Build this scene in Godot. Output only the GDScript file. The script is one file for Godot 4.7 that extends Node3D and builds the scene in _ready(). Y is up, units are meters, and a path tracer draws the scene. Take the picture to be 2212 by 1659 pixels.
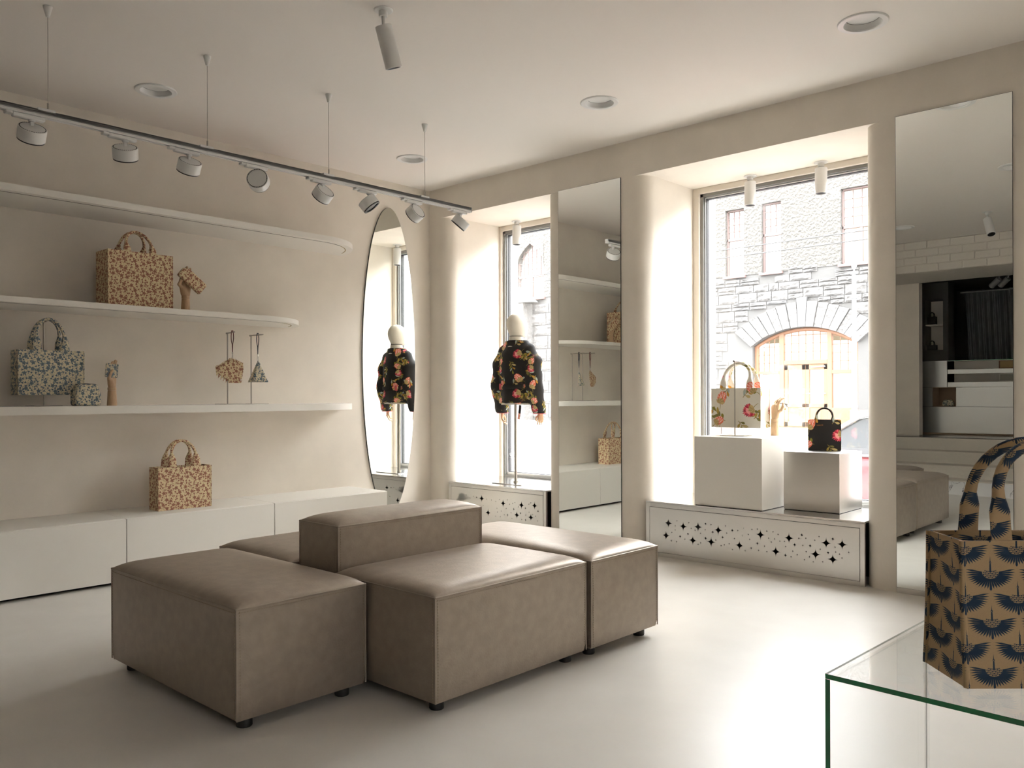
extends Node3D
# A bag shop in daylight: two display windows, wall shelves, a leather island sofa, mirrors, and the street outside.

const CEIL := 3.032
const SOFFIT := 2.766
const PLINTH := 0.392
const STREET := -0.4
const FACADE := -24.0
var M := {}
var used := {}
var rng := RandomNumberGenerator.new()

# ------------------------------------------------------------------ camera, sky, exposure
func set_camera_and_sky():
	var cam := Camera3D.new()
	cam.name = "camera"
	var a := deg_to_rad(42.852)
	var b := deg_to_rad(-0.18)
	var fw := Vector3(-sin(a), 0, -cos(a))
	var r0 := Vector3(cos(a), 0, -sin(a))
	var rt := r0 * cos(b) + Vector3.UP * sin(b)
	var up := Vector3.UP * cos(b) - r0 * sin(b)
	cam.transform = Transform3D(Basis(rt, up, -fw), Vector3(5.7604, 1.15, 5.106))
	cam.projection = Camera3D.PROJECTION_FRUSTUM
	cam.near = 0.05
	cam.far = 200.0
	cam.size = 0.05 * 1659.0 / 1805.5
	cam.frustum_offset = Vector2(0, 0.05 * 26.92 / 1805.5)
	cam.current = true
	add_child(cam)
	var we := WorldEnvironment.new()
	we.name = "world_environment"
	var e := Environment.new()
	e.background_mode = Environment.BG_SKY
	var sky := Sky.new()
	var sm := ProceduralSkyMaterial.new()
	sm.sky_top_color = Color(0.93, 0.95, 0.97)
	sm.sky_horizon_color = Color(1.0, 0.995, 0.985)
	sm.sky_curve = 0.6
	sm.ground_bottom_color = Color(0.45, 0.44, 0.42)
	sm.ground_horizon_color = Color(0.6, 0.6, 0.6)
	sm.sun_angle_max = 0.0
	sky.sky_material = sm
	e.sky = sky
	e.background_energy_multiplier = 28.0
	e.tonemap_mode = Environment.TONE_MAPPER_LINEAR
	e.tonemap_exposure = 1.12
	e.sdfgi_enabled = true
	e.ssao_enabled = true
	e.ssil_enabled = true
	we.environment = e
	add_child(we)

# ------------------------------------------------------------------ names and tags
func uniq(called: String) -> String:
	var n: int = used.get(called, -1) + 1
	used[called] = n
	return called if n == 0 else "%s_%03d" % [called, n]

func thing(called: String, label: String, category: String, at := Vector3.ZERO, turn := 0.0, group := "") -> Node3D:
	var o := Node3D.new()
	o.name = uniq(called)
	add_child(o)
	o.position = at
	o.rotation.y = turn
	o.set_meta("label", label)
	o.set_meta("category", category)
	if group != "":
		o.set_meta("group", group)
	return o

func part(parent: Node, called: String, mesh: Mesh, m: Material, at := Vector3.ZERO, rot := Vector3.ZERO) -> MeshInstance3D:
	var o := MeshInstance3D.new()
	o.name = called
	o.mesh = mesh
	o.material_override = m
	parent.add_child(o, true)
	o.position = at
	o.rotation = rot
	o.cast_shadow = GeometryInstance3D.SHADOW_CASTING_SETTING_ON
	return o

func structure(called: String, label := "") -> Node3D:
	var o := Node3D.new()
	o.name = uniq(called)
	add_child(o)
	o.set_meta("kind", "structure")
	if label != "":
		o.set_meta("label", label)
	return o

func stuff(o: Node) -> void:
	o.set_meta("kind", "stuff")

# ------------------------------------------------------------------ materials
func lin(r: float, g: float, b: float, a := 1.0) -> Color:
	var c := Color(r, g, b).linear_to_srgb()
	c.a = a
	return c

func mat(called: String, c: Color, rough := 0.6, metal := 0.0) -> StandardMaterial3D:
	var m := StandardMaterial3D.new()
	m.resource_name = called
	m.albedo_color = c
	m.roughness = rough
	m.metallic = metal
	M[called] = m
	return m

func noise_tex(freq: float, size := 512, seed_ := 1, kind := FastNoiseLite.TYPE_SIMPLEX_SMOOTH, octaves := 4, as_normal := false, strength := 4.0) -> NoiseTexture2D:
	var n := FastNoiseLite.new()
	n.seed = seed_
	n.noise_type = kind
	n.frequency = freq
	n.fractal_octaves = octaves
	var t := NoiseTexture2D.new()
	t.width = size
	t.height = size
	t.seamless = true
	t.noise = n
	if as_normal:
		t.as_normal_map = true
		t.bump_strength = strength
	return t

func tinted(t: NoiseTexture2D, a: Color, b: Color) -> NoiseTexture2D:
	var g := Gradient.new()
	g.set_color(0, a)
	g.set_color(1, b)
	t.color_ramp = g
	return t

func tri(m: StandardMaterial3D, tile: float, world := false) -> void:
	m.uv1_triplanar = true
	m.uv1_world_triplanar = world
	m.uv1_triplanar_sharpness = 8.0
	m.uv1_scale = Vector3.ONE / tile

func relief(m: StandardMaterial3D, t: Texture2D, cm: float) -> void:
	m.heightmap_enabled = true
	m.heightmap_texture = t
	m.heightmap_scale = cm

func brushed_image(w: int, h: int, seed_: int) -> ImageTexture:
	var r := RandomNumberGenerator.new()
	r.seed = seed_
	var im := Image.create(w, h, false, Image.FORMAT_RGB8)
	for y in h:
		var base := 0.5 + r.randf_range(-0.22, 0.22)
		var x := 0
		while x < w:
			var l := r.randi_range(w / 10, w / 2)
			var v: float = clamp(base + r.randf_range(-0.12, 0.12), 0, 1)
			im.fill_rect(Rect2i(x, y, l, 1), Color(v, v, v))
			x += l
	return ImageTexture.create_from_image(im)

func make_materials() -> void:
	var fine := noise_tex(0.02, 512, 3)
	var m := mat("wall_paint", lin(0.845, 0.775, 0.675), 0.75)
	m.albedo_texture = tinted(noise_tex(0.012, 512, 5), Color(0.965, 0.965, 0.965), Color.WHITE)
	tri(m, 2.3, true)
	m = mat("ceiling_paint", lin(0.865, 0.815, 0.755), 0.85)
	m = mat("floor_cement", lin(0.79, 0.755, 0.695), 0.36)
	m.albedo_texture = tinted(noise_tex(0.006, 1024, 9, FastNoiseLite.TYPE_SIMPLEX_SMOOTH, 5), Color(0.975, 0.973, 0.97), Color.WHITE)
	m.roughness_texture = tinted(noise_tex(0.009, 512, 12, FastNoiseLite.TYPE_SIMPLEX_SMOOTH, 5), Color(0.93, 0.93, 0.93), Color.WHITE)
	m.metallic_specular = 0.35
	tri(m, 2.1, true)
	m = mat("lacquer", lin(0.84, 0.805, 0.735), 0.42)
	m = mat("white_metal", lin(0.78, 0.77, 0.74), 0.4)
	mat("white_plastic", lin(0.8, 0.79, 0.765), 0.35)
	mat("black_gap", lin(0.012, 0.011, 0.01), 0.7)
	mat("black_rubber", lin(0.012, 0.012, 0.012), 0.45)
	mat("led_strip", lin(0.55, 0.40, 0.16), 0.5)
	m = mat("mirror_glass", lin(0.86, 0.885, 0.86), 0.0, 1.0)
	mat("mirror_edge", lin(0.10, 0.115, 0.10), 0.25, 0.6)
	var br := brushed_image(512, 512, 21)
	m = mat("brushed_steel", lin(0.62, 0.605, 0.575), 0.30, 1.0)
	tri(m, 0.5)
	relief(m, br, 0.006)
	m = mat("satin_steel", lin(0.66, 0.655, 0.645), 0.17, 1.0)
	m = mat("stand_steel", lin(0.42, 0.39, 0.34), 0.32, 1.0)
	m = mat("frame_grey", lin(0.235, 0.23, 0.22), 0.45, 0.35)
	m = mat("frame_light", lin(0.52, 0.52, 0.51), 0.35, 0.5)
	mat("gasket", lin(0.03, 0.03, 0.03), 0.6)
	m = mat("window_glass", Color(1, 1, 1, 0.03), 0.0)
	m.transparency = BaseMaterial3D.TRANSPARENCY_ALPHA
	m = mat("decal_white", lin(0.85, 0.85, 0.85), 0.5)
	# leather
	m = mat("leather", lin(0.41, 0.345, 0.28), 0.44, 0.55)
	m.albedo_texture = tinted(noise_tex(0.01, 512, 31), Color(0.93, 0.93, 0.93), Color.WHITE)
	relief(m, noise_tex(0.055, 512, 33, FastNoiseLite.TYPE_SIMPLEX_SMOOTH, 5), 0.035)
	m.metallic_specular = 0.55
	tri(m, 0.34)
	mat("thread", lin(0.33, 0.265, 0.185), 0.7)
	mat("seam_dark", lin(0.055, 0.042, 0.032), 0.7)
	# glass table
	m = mat("clear_glass", Color(0.9, 1.0, 0.95, 0.035), 0.0)
	m.transparency = BaseMaterial3D.TRANSPARENCY_ALPHA
	m = mat("green_edge", lin(0.0, 0.13, 0.035), 0.08)
	m.metallic_specular = 0.6
	mat("pale_edge", lin(0.36, 0.40, 0.36), 0.1)
	# wood, linen
	m = mat("pale_wood", lin(0.66, 0.45, 0.28), 0.5)
	m.albedo_texture = tinted(noise_tex(0.02, 256, 41), Color(0.88, 0.86, 0.82), Color.WHITE)
	m.uv1_triplanar = true
	m.uv1_scale = Vector3(14, 2.5, 14)
	m = mat("linen", lin(0.72, 0.67, 0.575), 0.85)
	relief(m, noise_tex(0.2, 256, 43), 0.03)
	tri(m, 0.12)
	mat("lining", lin(0.70, 0.66, 0.58), 0.8)
	mat("pink_trim", lin(0.55, 0.08, 0.10), 0.6)
	mat("chrome", lin(0.7, 0.7, 0.7), 0.12, 1.0)
	mat("brown_band", lin(0.14, 0.028, 0.02), 0.6)
	mat("navy_band", lin(0.012, 0.02, 0.035), 0.6)
	# street
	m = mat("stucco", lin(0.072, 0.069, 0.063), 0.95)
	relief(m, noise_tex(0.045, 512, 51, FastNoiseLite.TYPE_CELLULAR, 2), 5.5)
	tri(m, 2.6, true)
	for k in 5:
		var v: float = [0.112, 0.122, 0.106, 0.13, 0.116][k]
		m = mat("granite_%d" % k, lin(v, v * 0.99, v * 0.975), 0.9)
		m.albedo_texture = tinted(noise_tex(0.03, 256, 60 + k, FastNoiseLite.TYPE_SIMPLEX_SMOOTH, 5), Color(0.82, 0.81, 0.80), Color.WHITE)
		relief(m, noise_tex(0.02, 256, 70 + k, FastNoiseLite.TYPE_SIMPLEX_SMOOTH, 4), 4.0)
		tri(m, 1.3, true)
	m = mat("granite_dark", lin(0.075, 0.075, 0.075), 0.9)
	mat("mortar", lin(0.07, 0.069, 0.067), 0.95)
	m = mat("pink_granite", lin(0.15, 0.115, 0.105), 0.8)
	m.albedo_texture = tinted(noise_tex(0.08, 256, 81), Color(0.7, 0.68, 0.66), Color.WHITE)
	tri(m, 0.9, true)
	m = mat("asphalt", lin(0.13, 0.13, 0.132), 0.9)
	m.albedo_texture = tinted(noise_tex(0.09, 512, 83), Color(0.85, 0.85, 0.85), Color.WHITE)
	tri(m, 1.7, true)
	mat("paving", lin(0.33, 0.32, 0.305), 0.9)
	mat("road_paint", lin(0.5, 0.5, 0.5), 0.8)
	mat("orange_wood", lin(0.17, 0.075, 0.034), 0.6)
	mat("mauve_wood", lin(0.12, 0.08, 0.074), 0.7)
	mat("curtain_warm", lin(0.34, 0.285, 0.19), 0.9)
	mat("curtain_gold", lin(0.36, 0.25, 0.12), 0.9)
	mat("curtain_pale", lin(0.30, 0.295, 0.25), 0.9)
	mat("plant_green", lin(0.10, 0.16, 0.07), 0.8)
	mat("post_grey", lin(0.16, 0.165, 0.17), 0.6)
	mat("wire_dark", lin(0.06, 0.06, 0.06), 0.7)
	mat("render_white", lin(0.62, 0.62, 0.61), 0.9)
	m = mat("car_red", lin(0.36, 0.018, 0.028), 0.3)
	m.clearcoat_enabled = true
	m.clearcoat = 1.0
	m.clearcoat_roughness = 0.05
	mat("car_black", lin(0.03, 0.03, 0.03), 0.5)
	mat("car_silver", lin(0.5, 0.5, 0.5), 0.25, 0.7)
	m = mat("car_glass", lin(0.05, 0.055, 0.06), 0.06)
	mat("poster_green", lin(0.12, 0.2, 0.14), 0.6)
	mat("poster_red", lin(0.3, 0.1, 0.07), 0.6)
	# back of the shop
	mat("dark_paint", lin(0.052, 0.049, 0.043), 0.7)
	m = mat("dark_floor", lin(0.10, 0.097, 0.092), 0.12)
	m = mat("curtain_grey", lin(0.085, 0.088, 0.088), 0.42)
	m.rim_enabled = true
	m.rim = 0.6
	mat("steel_counter", lin(0.50, 0.50, 0.48), 0.34, 0.9)
	relief(M.steel_counter, br, 0.006)
	tri(M.steel_counter, 0.6)
	mat("tan_box", lin(0.40, 0.29, 0.19), 0.6)
	mat("black_leather", lin(0.008, 0.008, 0.008), 0.5)
	mat("spot_grey", lin(0.20, 0.20, 0.195), 0.5)
	mat("rough_white", lin(0.70, 0.655, 0.58), 0.8)
	relief(M.rough_white, fine, 0.4)
	tri(M.rough_white, 0.8, true)
	m = mat("marble", lin(0.80, 0.79, 0.785), 0.25)
	m.albedo_texture = marble_texture()
	tri(m, 0.9, true)

func marble_texture() -> ImageTexture:
	var im := Image.create(512, 512, false, Image.FORMAT_RGB8)
	var n := FastNoiseLite.new()
	n.seed = 77
	n.frequency = 0.006
	n.fractal_octaves = 5
	for y in 512:
		for x in 512:
			var v := absf(n.get_noise_2d(x, y * 0.6 + x * 0.4))
			var k: float = clamp(v * 26.0, 0, 1)
			var w := n.get_noise_2d(x + 900, y)
			var c: float = lerp(0.42, 1.0, max(k, clamp(0.55 - w * 2.0, 0, 1)))
			im.set_pixel(x, y, Color(c, c, c))
	return ImageTexture.create_from_image(im)

# ------------------------------------------------------------------ mesh helpers
class Geo:
	var v := PackedVector3Array()
	var n := PackedVector3Array()
	var uv := PackedVector2Array()
	func tri3(a: Vector3, b: Vector3, c: Vector3) -> void:
		# a, b, c run counter-clockwise seen from outside; stored clockwise as the engine wants
		var nn := (b - a).cross(c - a).normalized()
		for p in [a, c, b]:
			v.append(p)
			n.append(nn)
			uv.append(Geo.flat_uv(p, nn))
	func tri_n(a: Vector3, b: Vector3, c: Vector3, na: Vector3, nb: Vector3, nc: Vector3) -> void:
		v.append_array([a, c, b])
		n.append_array([na, nc, nb])
		for p in [a, c, b]:
			uv.append(Vector2(p.x - p.z, -p.y))
	func quad(a: Vector3, b: Vector3, c: Vector3, d: Vector3) -> void:
		tri3(a, b, c)
		tri3(a, c, d)
	static func flat_uv(p: Vector3, nn: Vector3) -> Vector2:
		var q := nn.abs()
		if q.x > q.y and q.x > q.z:
			return Vector2(-p.z, -p.y)
		if q.y > q.z:
			return Vector2(p.x, p.z)
		return Vector2(p.x, -p.y)
	func box(lo: Vector3, hi: Vector3) -> void:
		var a := Vector3(lo.x, lo.y, hi.z); var b := Vector3(hi.x, lo.y, hi.z); var c := Vector3(hi.x, hi.y, hi.z); var d := Vector3(lo.x, hi.y, hi.z)
		var e := Vector3(lo.x, lo.y, lo.z); var f := Vector3(hi.x, lo.y, lo.z); var g := Vector3(hi.x, hi.y, lo.z); var h := Vector3(lo.x, hi.y, lo.z)
		quad(a, b, c, d); quad(f, e, h, g); quad(b, f, g, c); quad(e, a, d, h); quad(d, c, g, h); quad(e, f, b, a)
	func add(mesh_geo: Geo, t: Transform3D) -> void:
		for i in mesh_geo.v.size():
			v.append(t * mesh_geo.v[i])
			n.append((t.basis * mesh_geo.n[i]).normalized())
			uv.append(mesh_geo.uv[i])
	func grid(p: Array, closed_u := false) -> void:
		# p: rows of points; smooth normals from neighbours; outside is to the left of +row, +column
		var R := p.size()
		var Cn: int = p[0].size()
		var nn := []
		for r in R:
			var row := PackedVector3Array()
			for c in Cn:
				var cu: int = (c + 1) % Cn if closed_u else min(c + 1, Cn - 1)
				var cd: int = (c - 1 + Cn) % Cn if closed_u else max(c - 1, 0)
				if closed_u and p[0][0].distance_to(p[0][Cn - 1]) < 1e-6:
					cu = 1 if c == Cn - 1 else c + 1
					cd = Cn - 2 if c == 0 else c - 1
				var du: Vector3 = p[r][cu] - p[r][cd]
				var dv: Vector3 = p[min(r + 1, R - 1)][c] - p[max(r - 1, 0)][c]
				row.append(du.cross(dv).normalized())
			nn.append(row)
		for r in R - 1:
			for c in Cn - 1:
				var a: Vector3 = p[r][c]; var b: Vector3 = p[r][c + 1]; var d: Vector3 = p[r + 1][c + 1]; var e: Vector3 = p[r + 1][c]
				if a.distance_squared_to(b) > 1e-12:
					tri_n(a, b, d, nn[r][c], nn[r][c + 1], nn[r + 1][c + 1])
				if d.distance_squared_to(e) > 1e-12:
					tri_n(a, d, e, nn[r][c], nn[r + 1][c + 1], nn[r + 1][c])
	func mesh() -> ArrayMesh:
		var arr := []
		arr.resize(Mesh.ARRAY_MAX)
		arr[Mesh.ARRAY_VERTEX] = v
		arr[Mesh.ARRAY_NORMAL] = n
		arr[Mesh.ARRAY_TEX_UV] = uv
		var m := ArrayMesh.new()
		m.add_surface_from_arrays(Mesh.PRIMITIVE_TRIANGLES, arr)
		return m

func bev(lo: Vector3, hi: Vector3, b := 0.003) -> ArrayMesh:
	# a box with chamfered edges
	var g := Geo.new()
	bev_into(g, lo, hi, b)
	return g.mesh()

func bev_into(g: Geo, lo: Vector3, hi: Vector3, b: float) -> void:
	var c := (lo + hi) / 2
	var s := (hi - lo) / 2
	b = min(b, min(s.x, min(s.y, s.z)) * 0.95)
	for ax in 3:
		for sg in [-1.0, 1.0]:
			var u := (ax + 1) % 3
			var w := (ax + 2) % 3
			var q := []
			for k in [[-1, -1], [1, -1], [1, 1], [-1, 1]]:
				var p := Vector3.ZERO
				p[ax] = sg * s[ax]
				p[u] = k[0] * (s[u] - b)
				p[w] = k[1] * (s[w] - b)
				q.append(c + p)
			if sg > 0:
				g.quad(q[0], q[1], q[2], q[3])
			else:
				g.quad(q[3], q[2], q[1], q[0])
	for ax in 3:
		var u := (ax + 1) % 3
		var w := (ax + 2) % 3
		for su in [-1.0, 1.0]:
			for sw in [-1.0, 1.0]:
				var p1 := Vector3.ZERO; var p2 := Vector3.ZERO
				p1[u] = su * s[u]; p1[w] = sw * (s[w] - b)
				p2[u] = su * (s[u] - b); p2[w] = sw * s[w]
				var e := Vector3.ZERO
				e[ax] = s[ax] - b
				edge_quad(g, c, p1, p2, e)
	for sx in [-1.0, 1.0]:
		for sy in [-1.0, 1.0]:
			for sz in [-1.0, 1.0]:
				var p := c + Vector3(sx * s.x, sy * (s.y - b), sz * (s.z - b))
				var q := c + Vector3(sx * (s.x - b), sy * s.y, sz * (s.z - b))
				var r := c + Vector3(sx * (s.x - b), sy * (s.y - b), sz * s.z)
				if sx * sy * sz > 0:
					g.tri3(p, q, r)
				else:
					g.tri3(p, r, q)

func edge_quad(g: Geo, c: Vector3, p1: Vector3, p2: Vector3, e: Vector3) -> void:
	var a := c + p1 - e; var b := c + p2 - e; var d := c + p2 + e; var f := c + p1 + e
	if (b - a).cross(d - a).dot(p1 + p2) > 0:
		g.quad(a, b, d, f)
	else:
		g.quad(f, d, b, a)

func plate(outline: PackedVector2Array, depth: float, b := 0.0) -> ArrayMesh:
	# an outline in x, y (counter-clockwise) extruded from z = -depth to 0
	var g := Geo.new()
	plate_into(g, outline, depth)
	return g.mesh()

func plate_into(g: Geo, outline: PackedVector2Array, depth: float, smooth := false) -> void:
	var idx := Geometry2D.triangulate_polygon(outline)
	for i in range(0, idx.size(), 3):
		var a := outline[idx[i]]; var b := outline[idx[i + 1]]; var c := outline[idx[i + 2]]
		if (b - a).cross(c - a) < 0:
			var t := b
			b = c
			c = t
		g.tri3(Vector3(a.x, a.y, 0), Vector3(b.x, b.y, 0), Vector3(c.x, c.y, 0))
		g.tri3(Vector3(a.x, a.y, -depth), Vector3(c.x, c.y, -depth), Vector3(b.x, b.y, -depth))
	var N := outline.size()
	for i in N:
		var a := outline[i]; var b := outline[(i + 1) % N]
		var p := Vector3(a.x, a.y, 0); var q := Vector3(b.x, b.y, 0)
		var dz := Vector3(0, 0, -depth)
		if smooth:
			var na := Vector3((b - outline[(i - 1 + N) % N]).y, -(b - outline[(i - 1 + N) % N]).x, 0).normalized()
			var nb := Vector3((outline[(i + 2) % N] - a).y, -(outline[(i + 2) % N] - a).x, 0).normalized()
			g.tri_n(p + dz, q + dz, q, na, nb, nb)
			g.tri_n(p + dz, q, p, na, nb, na)
		else:
			g.quad(p + dz, q + dz, q, p)

func column(outline: PackedVector2Array, y0: float, y1: float) -> ArrayMesh:
	# a plan in x, z extruded upwards; smooth where the plan bends softly
	var g := Geo.new()
	var flip := PackedVector2Array()
	for p in outline:
		flip.append(Vector2(p.x, -p.y))
	if Geometry2D.is_polygon_clockwise(flip):
		flip.reverse()
	var h := Geo.new()
	var N := flip.size()
	for i in N:
		var a := flip[i]; var b := flip[(i + 1) % N]; var pa := flip[(i - 1 + N) % N]; var nb2 := flip[(i + 2) % N]
		var d := (b - a).normalized()
		var nf := Vector2(d.y, -d.x)
		var dp := (a - pa).normalized(); var dn := (nb2 - b).normalized()
		var n1 := nf; var n2 := nf
		if dp.dot(d) > 0.8:
			n1 = (nf + Vector2(dp.y, -dp.x)).normalized()
		if dn.dot(d) > 0.8:
			n2 = (nf + Vector2(dn.y, -dn.x)).normalized()
		var A := Vector3(a.x, y0, -a.y); var B := Vector3(b.x, y0, -b.y)
		var U := Vector3(0, y1 - y0, 0)
		var N1 := Vector3(n1.x, 0, -n1.y); var N2 := Vector3(n2.x, 0, -n2.y)
		h.tri_n(A, B, B + U, N1, N2, N2)
		h.tri_n(A, B + U, A + U, N1, N2, N1)
	var idx := Geometry2D.triangulate_polygon(flip)
	for i in range(0, idx.size(), 3):
		var a := flip[idx[i]]; var b := flip[idx[i + 1]]; var c := flip[idx[i + 2]]
		if (b - a).cross(c - a) < 0:
			var t := b
			b = c
			c = t
		h.tri3(Vector3(a.x, y1, -a.y), Vector3(b.x, y1, -b.y), Vector3(c.x, y1, -c.y))
		h.tri3(Vector3(a.x, y0, -a.y), Vector3(c.x, y0, -c.y), Vector3(b.x, y0, -b.y))
	return h.mesh()

func lathe(profile: Array, segs := 32, smooth := true) -> ArrayMesh:
	# profile of Vector2(radius, y) from bottom to top
	var g := Geo.new()
	lathe_into(g, profile, segs, smooth)
	return g.mesh()

func lathe_into(g: Geo, profile: Array, segs := 32, smooth := true) -> void:
	for k in profile.size() - 1:
		var p: Vector2 = profile[k]; var q: Vector2 = profile[k + 1]
		var d := (q - p).normalized()
		var nn := Vector2(d.y, -d.x)
		for i in segs:
			var a := TAU * i / segs; var b := TAU * (i + 1) / segs
			var f := func(pt: Vector2, t: float) -> Vector3: return Vector3(pt.x * cos(t), pt.y, -pt.x * sin(t))
			var A: Vector3 = f.call(p, a); var B: Vector3 = f.call(p, b); var C2: Vector3 = f.call(q, b); var D: Vector3 = f.call(q, a)
			var na := Vector3(nn.x * cos(a), nn.y, -nn.x * sin(a)); var nb := Vector3(nn.x * cos(b), nn.y, -nn.x * sin(b))
			if p.x > 1e-6:
				g.tri_n(A, B, C2, na, nb, nb)
			if q.x > 1e-6:
				g.tri_n(A, C2, D, na, nb, na)

func rod(a: Vector3, b: Vector3, r: float, segs := 12, r2 := -1.0) -> ArrayMesh:
	var g := Geo.new()
	rod_into(g, a, b, r, segs, r2)
	return g.mesh()

func rod_into(g: Geo, a: Vector3, b: Vector3, r: float, segs := 12, r2 := -1.0) -> void:
	var h := Geo.new()
	var l := a.distance_to(b)
	var e := r if r2 < 0 else r2
	lathe_into(h, [Vector2(0, 0), Vector2(r, 0), Vector2(e, l), Vector2(0, l)], segs)
	g.add(h, Transform3D(aim((b - a).normalized()), a))

func aim(y: Vector3) -> Basis:
	# a basis whose y axis points along y
	var x := Vector3.RIGHT if absf(y.x) < 0.9 else Vector3.FORWARD
	var z := x.cross(y).normalized()
	x = y.cross(z).normalized()
	return Basis(x, y, z)

func tube(pts: Array, radii, segs := 10, flat = 1.0, side := Vector3.ZERO) -> ArrayMesh:
	var g := Geo.new()
	tube_into(g, pts, radii, segs, flat, side)
	return g.mesh()

func tube_into(g: Geo, pts: Array, radii, segs := 10, flat = 1.0, side := Vector3.ZERO) -> void:
	# a tube through points; radii a number or a list; flat squeezes the section across «side»
	var rows := []
	var N := pts.size()
	var prev := Vector3.ZERO
	for i in N:
		var t: Vector3 = (pts[min(i + 1, N - 1)] - pts[max(i - 1, 0)]).normalized()
		var u := side
		if u == Vector3.ZERO:
			u = prev if prev != Vector3.ZERO else (Vector3.UP if absf(t.y) < 0.9 else Vector3.RIGHT)
		u = (u - t * u.dot(t)).normalized()
		prev = u
		var w := t.cross(u).normalized()
		var r: float = radii[i] if radii is Array else radii
		var f: float = flat[i] if flat is Array else flat
		var row := []
		for k in segs + 1:
			var a := TAU * k / segs
			row.append(pts[i] + u * cos(a) * r * f + w * sin(a) * r)
		rows.append(row)
	g.grid(rows, true)
	for e in [0, N - 1]:
		for k in segs:
			if e == 0:
				g.tri3(pts[0], rows[0][k + 1], rows[0][k])
			else:
				g.tri3(pts[e], rows[e][k], rows[e][k + 1])

func box_part(parent: Node, called: String, lo: Vector3, hi: Vector3, m: Material, b := 0.002) -> MeshInstance3D:
	var c := (lo + hi) / 2
	return part(parent, called, bev(lo - c, hi - c, b) if b > 0 else sharp(hi - lo), m, c)

func sharp(size: Vector3) -> ArrayMesh:
	var g := Geo.new()
	g.box(-size / 2, size / 2)
	return g.mesh()

# surface nets over a distance field
func nets(lo: Vector3, hi: Vector3, cell: float, f: Callable) -> ArrayMesh:
	var nx := int(ceil((hi.x - lo.x) / cell)) + 1
	var ny := int(ceil((hi.y - lo.y) / cell)) + 1
	var nz := int(ceil((hi.z - lo.z) / cell)) + 1
	var d := PackedFloat32Array()
	d.resize(nx * ny * nz)
	var i := 0
	for z in nz:
		for y in ny:
			for x in nx:
				d[i] = f.call(lo + Vector3(x, y, z) * cell)
				i += 1
	var vert := PackedVector3Array()
	var id := PackedInt32Array()
	id.resize(nx * ny * nz)
	id.fill(-1)
	var off := [0, 1, nx, nx + 1, nx * ny, nx * ny + 1, nx * ny + nx, nx * ny + nx + 1]
	var edges := [[0, 1], [2, 3], [4, 5], [6, 7], [0, 2], [1, 3], [4, 6], [5, 7], [0, 4], [1, 5], [2, 6], [3, 7]]
	for z in nz - 1:
		for y in ny - 1:
			for x in nx - 1:
				var b := x + nx * (y + ny * z)
				var mask := 0
				for k in 8:
					if d[b + off[k]] < 0:
						mask |= 1 << k
				if mask == 0 or mask == 255:
					continue
				var s := Vector3.ZERO
				var cnt := 0
				for e in edges:
					var d0 := d[b + off[e[0]]]; var d1 := d[b + off[e[1]]]
					if (d0 < 0) != (d1 < 0):
						var t := d0 / (d0 - d1)
						var p0 := Vector3(e[0] & 1, (e[0] >> 1) & 1, (e[0] >> 2) & 1)
						var p1 := Vector3(e[1] & 1, (e[1] >> 1) & 1, (e[1] >> 2) & 1)
						s += p0.lerp(p1, t)
						cnt += 1
				id[b] = vert.size()
				vert.append(lo + (Vector3(x, y, z) + s / cnt) * cell)
	var st := SurfaceTool.new()
	st.begin(Mesh.PRIMITIVE_TRIANGLES)
	st.set_smooth_group(0)
	for p in vert:
		st.set_uv(Vector2(p.x, p.y))
		st.add_vertex(p)
	var step := [1, nx, nx * ny]
	for z in range(1, nz - 1):
		for y in range(1, ny - 1):
			for x in range(1, nx - 1):
				var b := x + nx * (y + ny * z)
				for ax in 3:
					var inside := d[b] < 0
					if inside == (d[b + step[ax]] < 0):
						continue
					var u: int = step[(ax + 1) % 3]; var w: int = step[(ax + 2) % 3]
					var q := [id[b - u - w], id[b - w], id[b], id[b - u]]
					if q.min() < 0:
						continue
					if inside:
						for k in [0, 2, 1, 0, 3, 2]:
							st.add_index(q[k])
					else:
						for k in [0, 1, 2, 0, 2, 3]:
							st.add_index(q[k])
	st.generate_normals()
	return st.commit()

func cap(p: Vector3, a: Vector3, b: Vector3, ra: float, rb: float) -> float:
	var ab := b - a
	var t: float = clamp((p - a).dot(ab) / ab.length_squared(), 0.0, 1.0)
	return p.distance_to(a + ab * t) - lerp(ra, rb, t)

func smin(a: float, b: float, k: float) -> float:
	var h: float = max(k - absf(a - b), 0.0) / k
	return min(a, b) - h * h * k * 0.25

func ell(p: Vector3, c: Vector3, r: Vector3) -> float:
	var q := (p - c) / r
	return (q.length() - 1.0) * min(r.x, min(r.y, r.z))

# ------------------------------------------------------------------ printed cloth
func fill_span(im: Image, x0: int, x1: int, y: int, col: Color) -> void:
	var W := im.get_width()
	var n := x1 - x0 + 1
	if n <= 0:
		return
	n = min(n, W)
	var yy := posmod(y, im.get_height())
	var xx := posmod(x0, W)
	im.fill_rect(Rect2i(xx, yy, min(n, W - xx), 1), col)
	if xx + n > W:
		im.fill_rect(Rect2i(0, yy, xx + n - W, 1), col)

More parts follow.
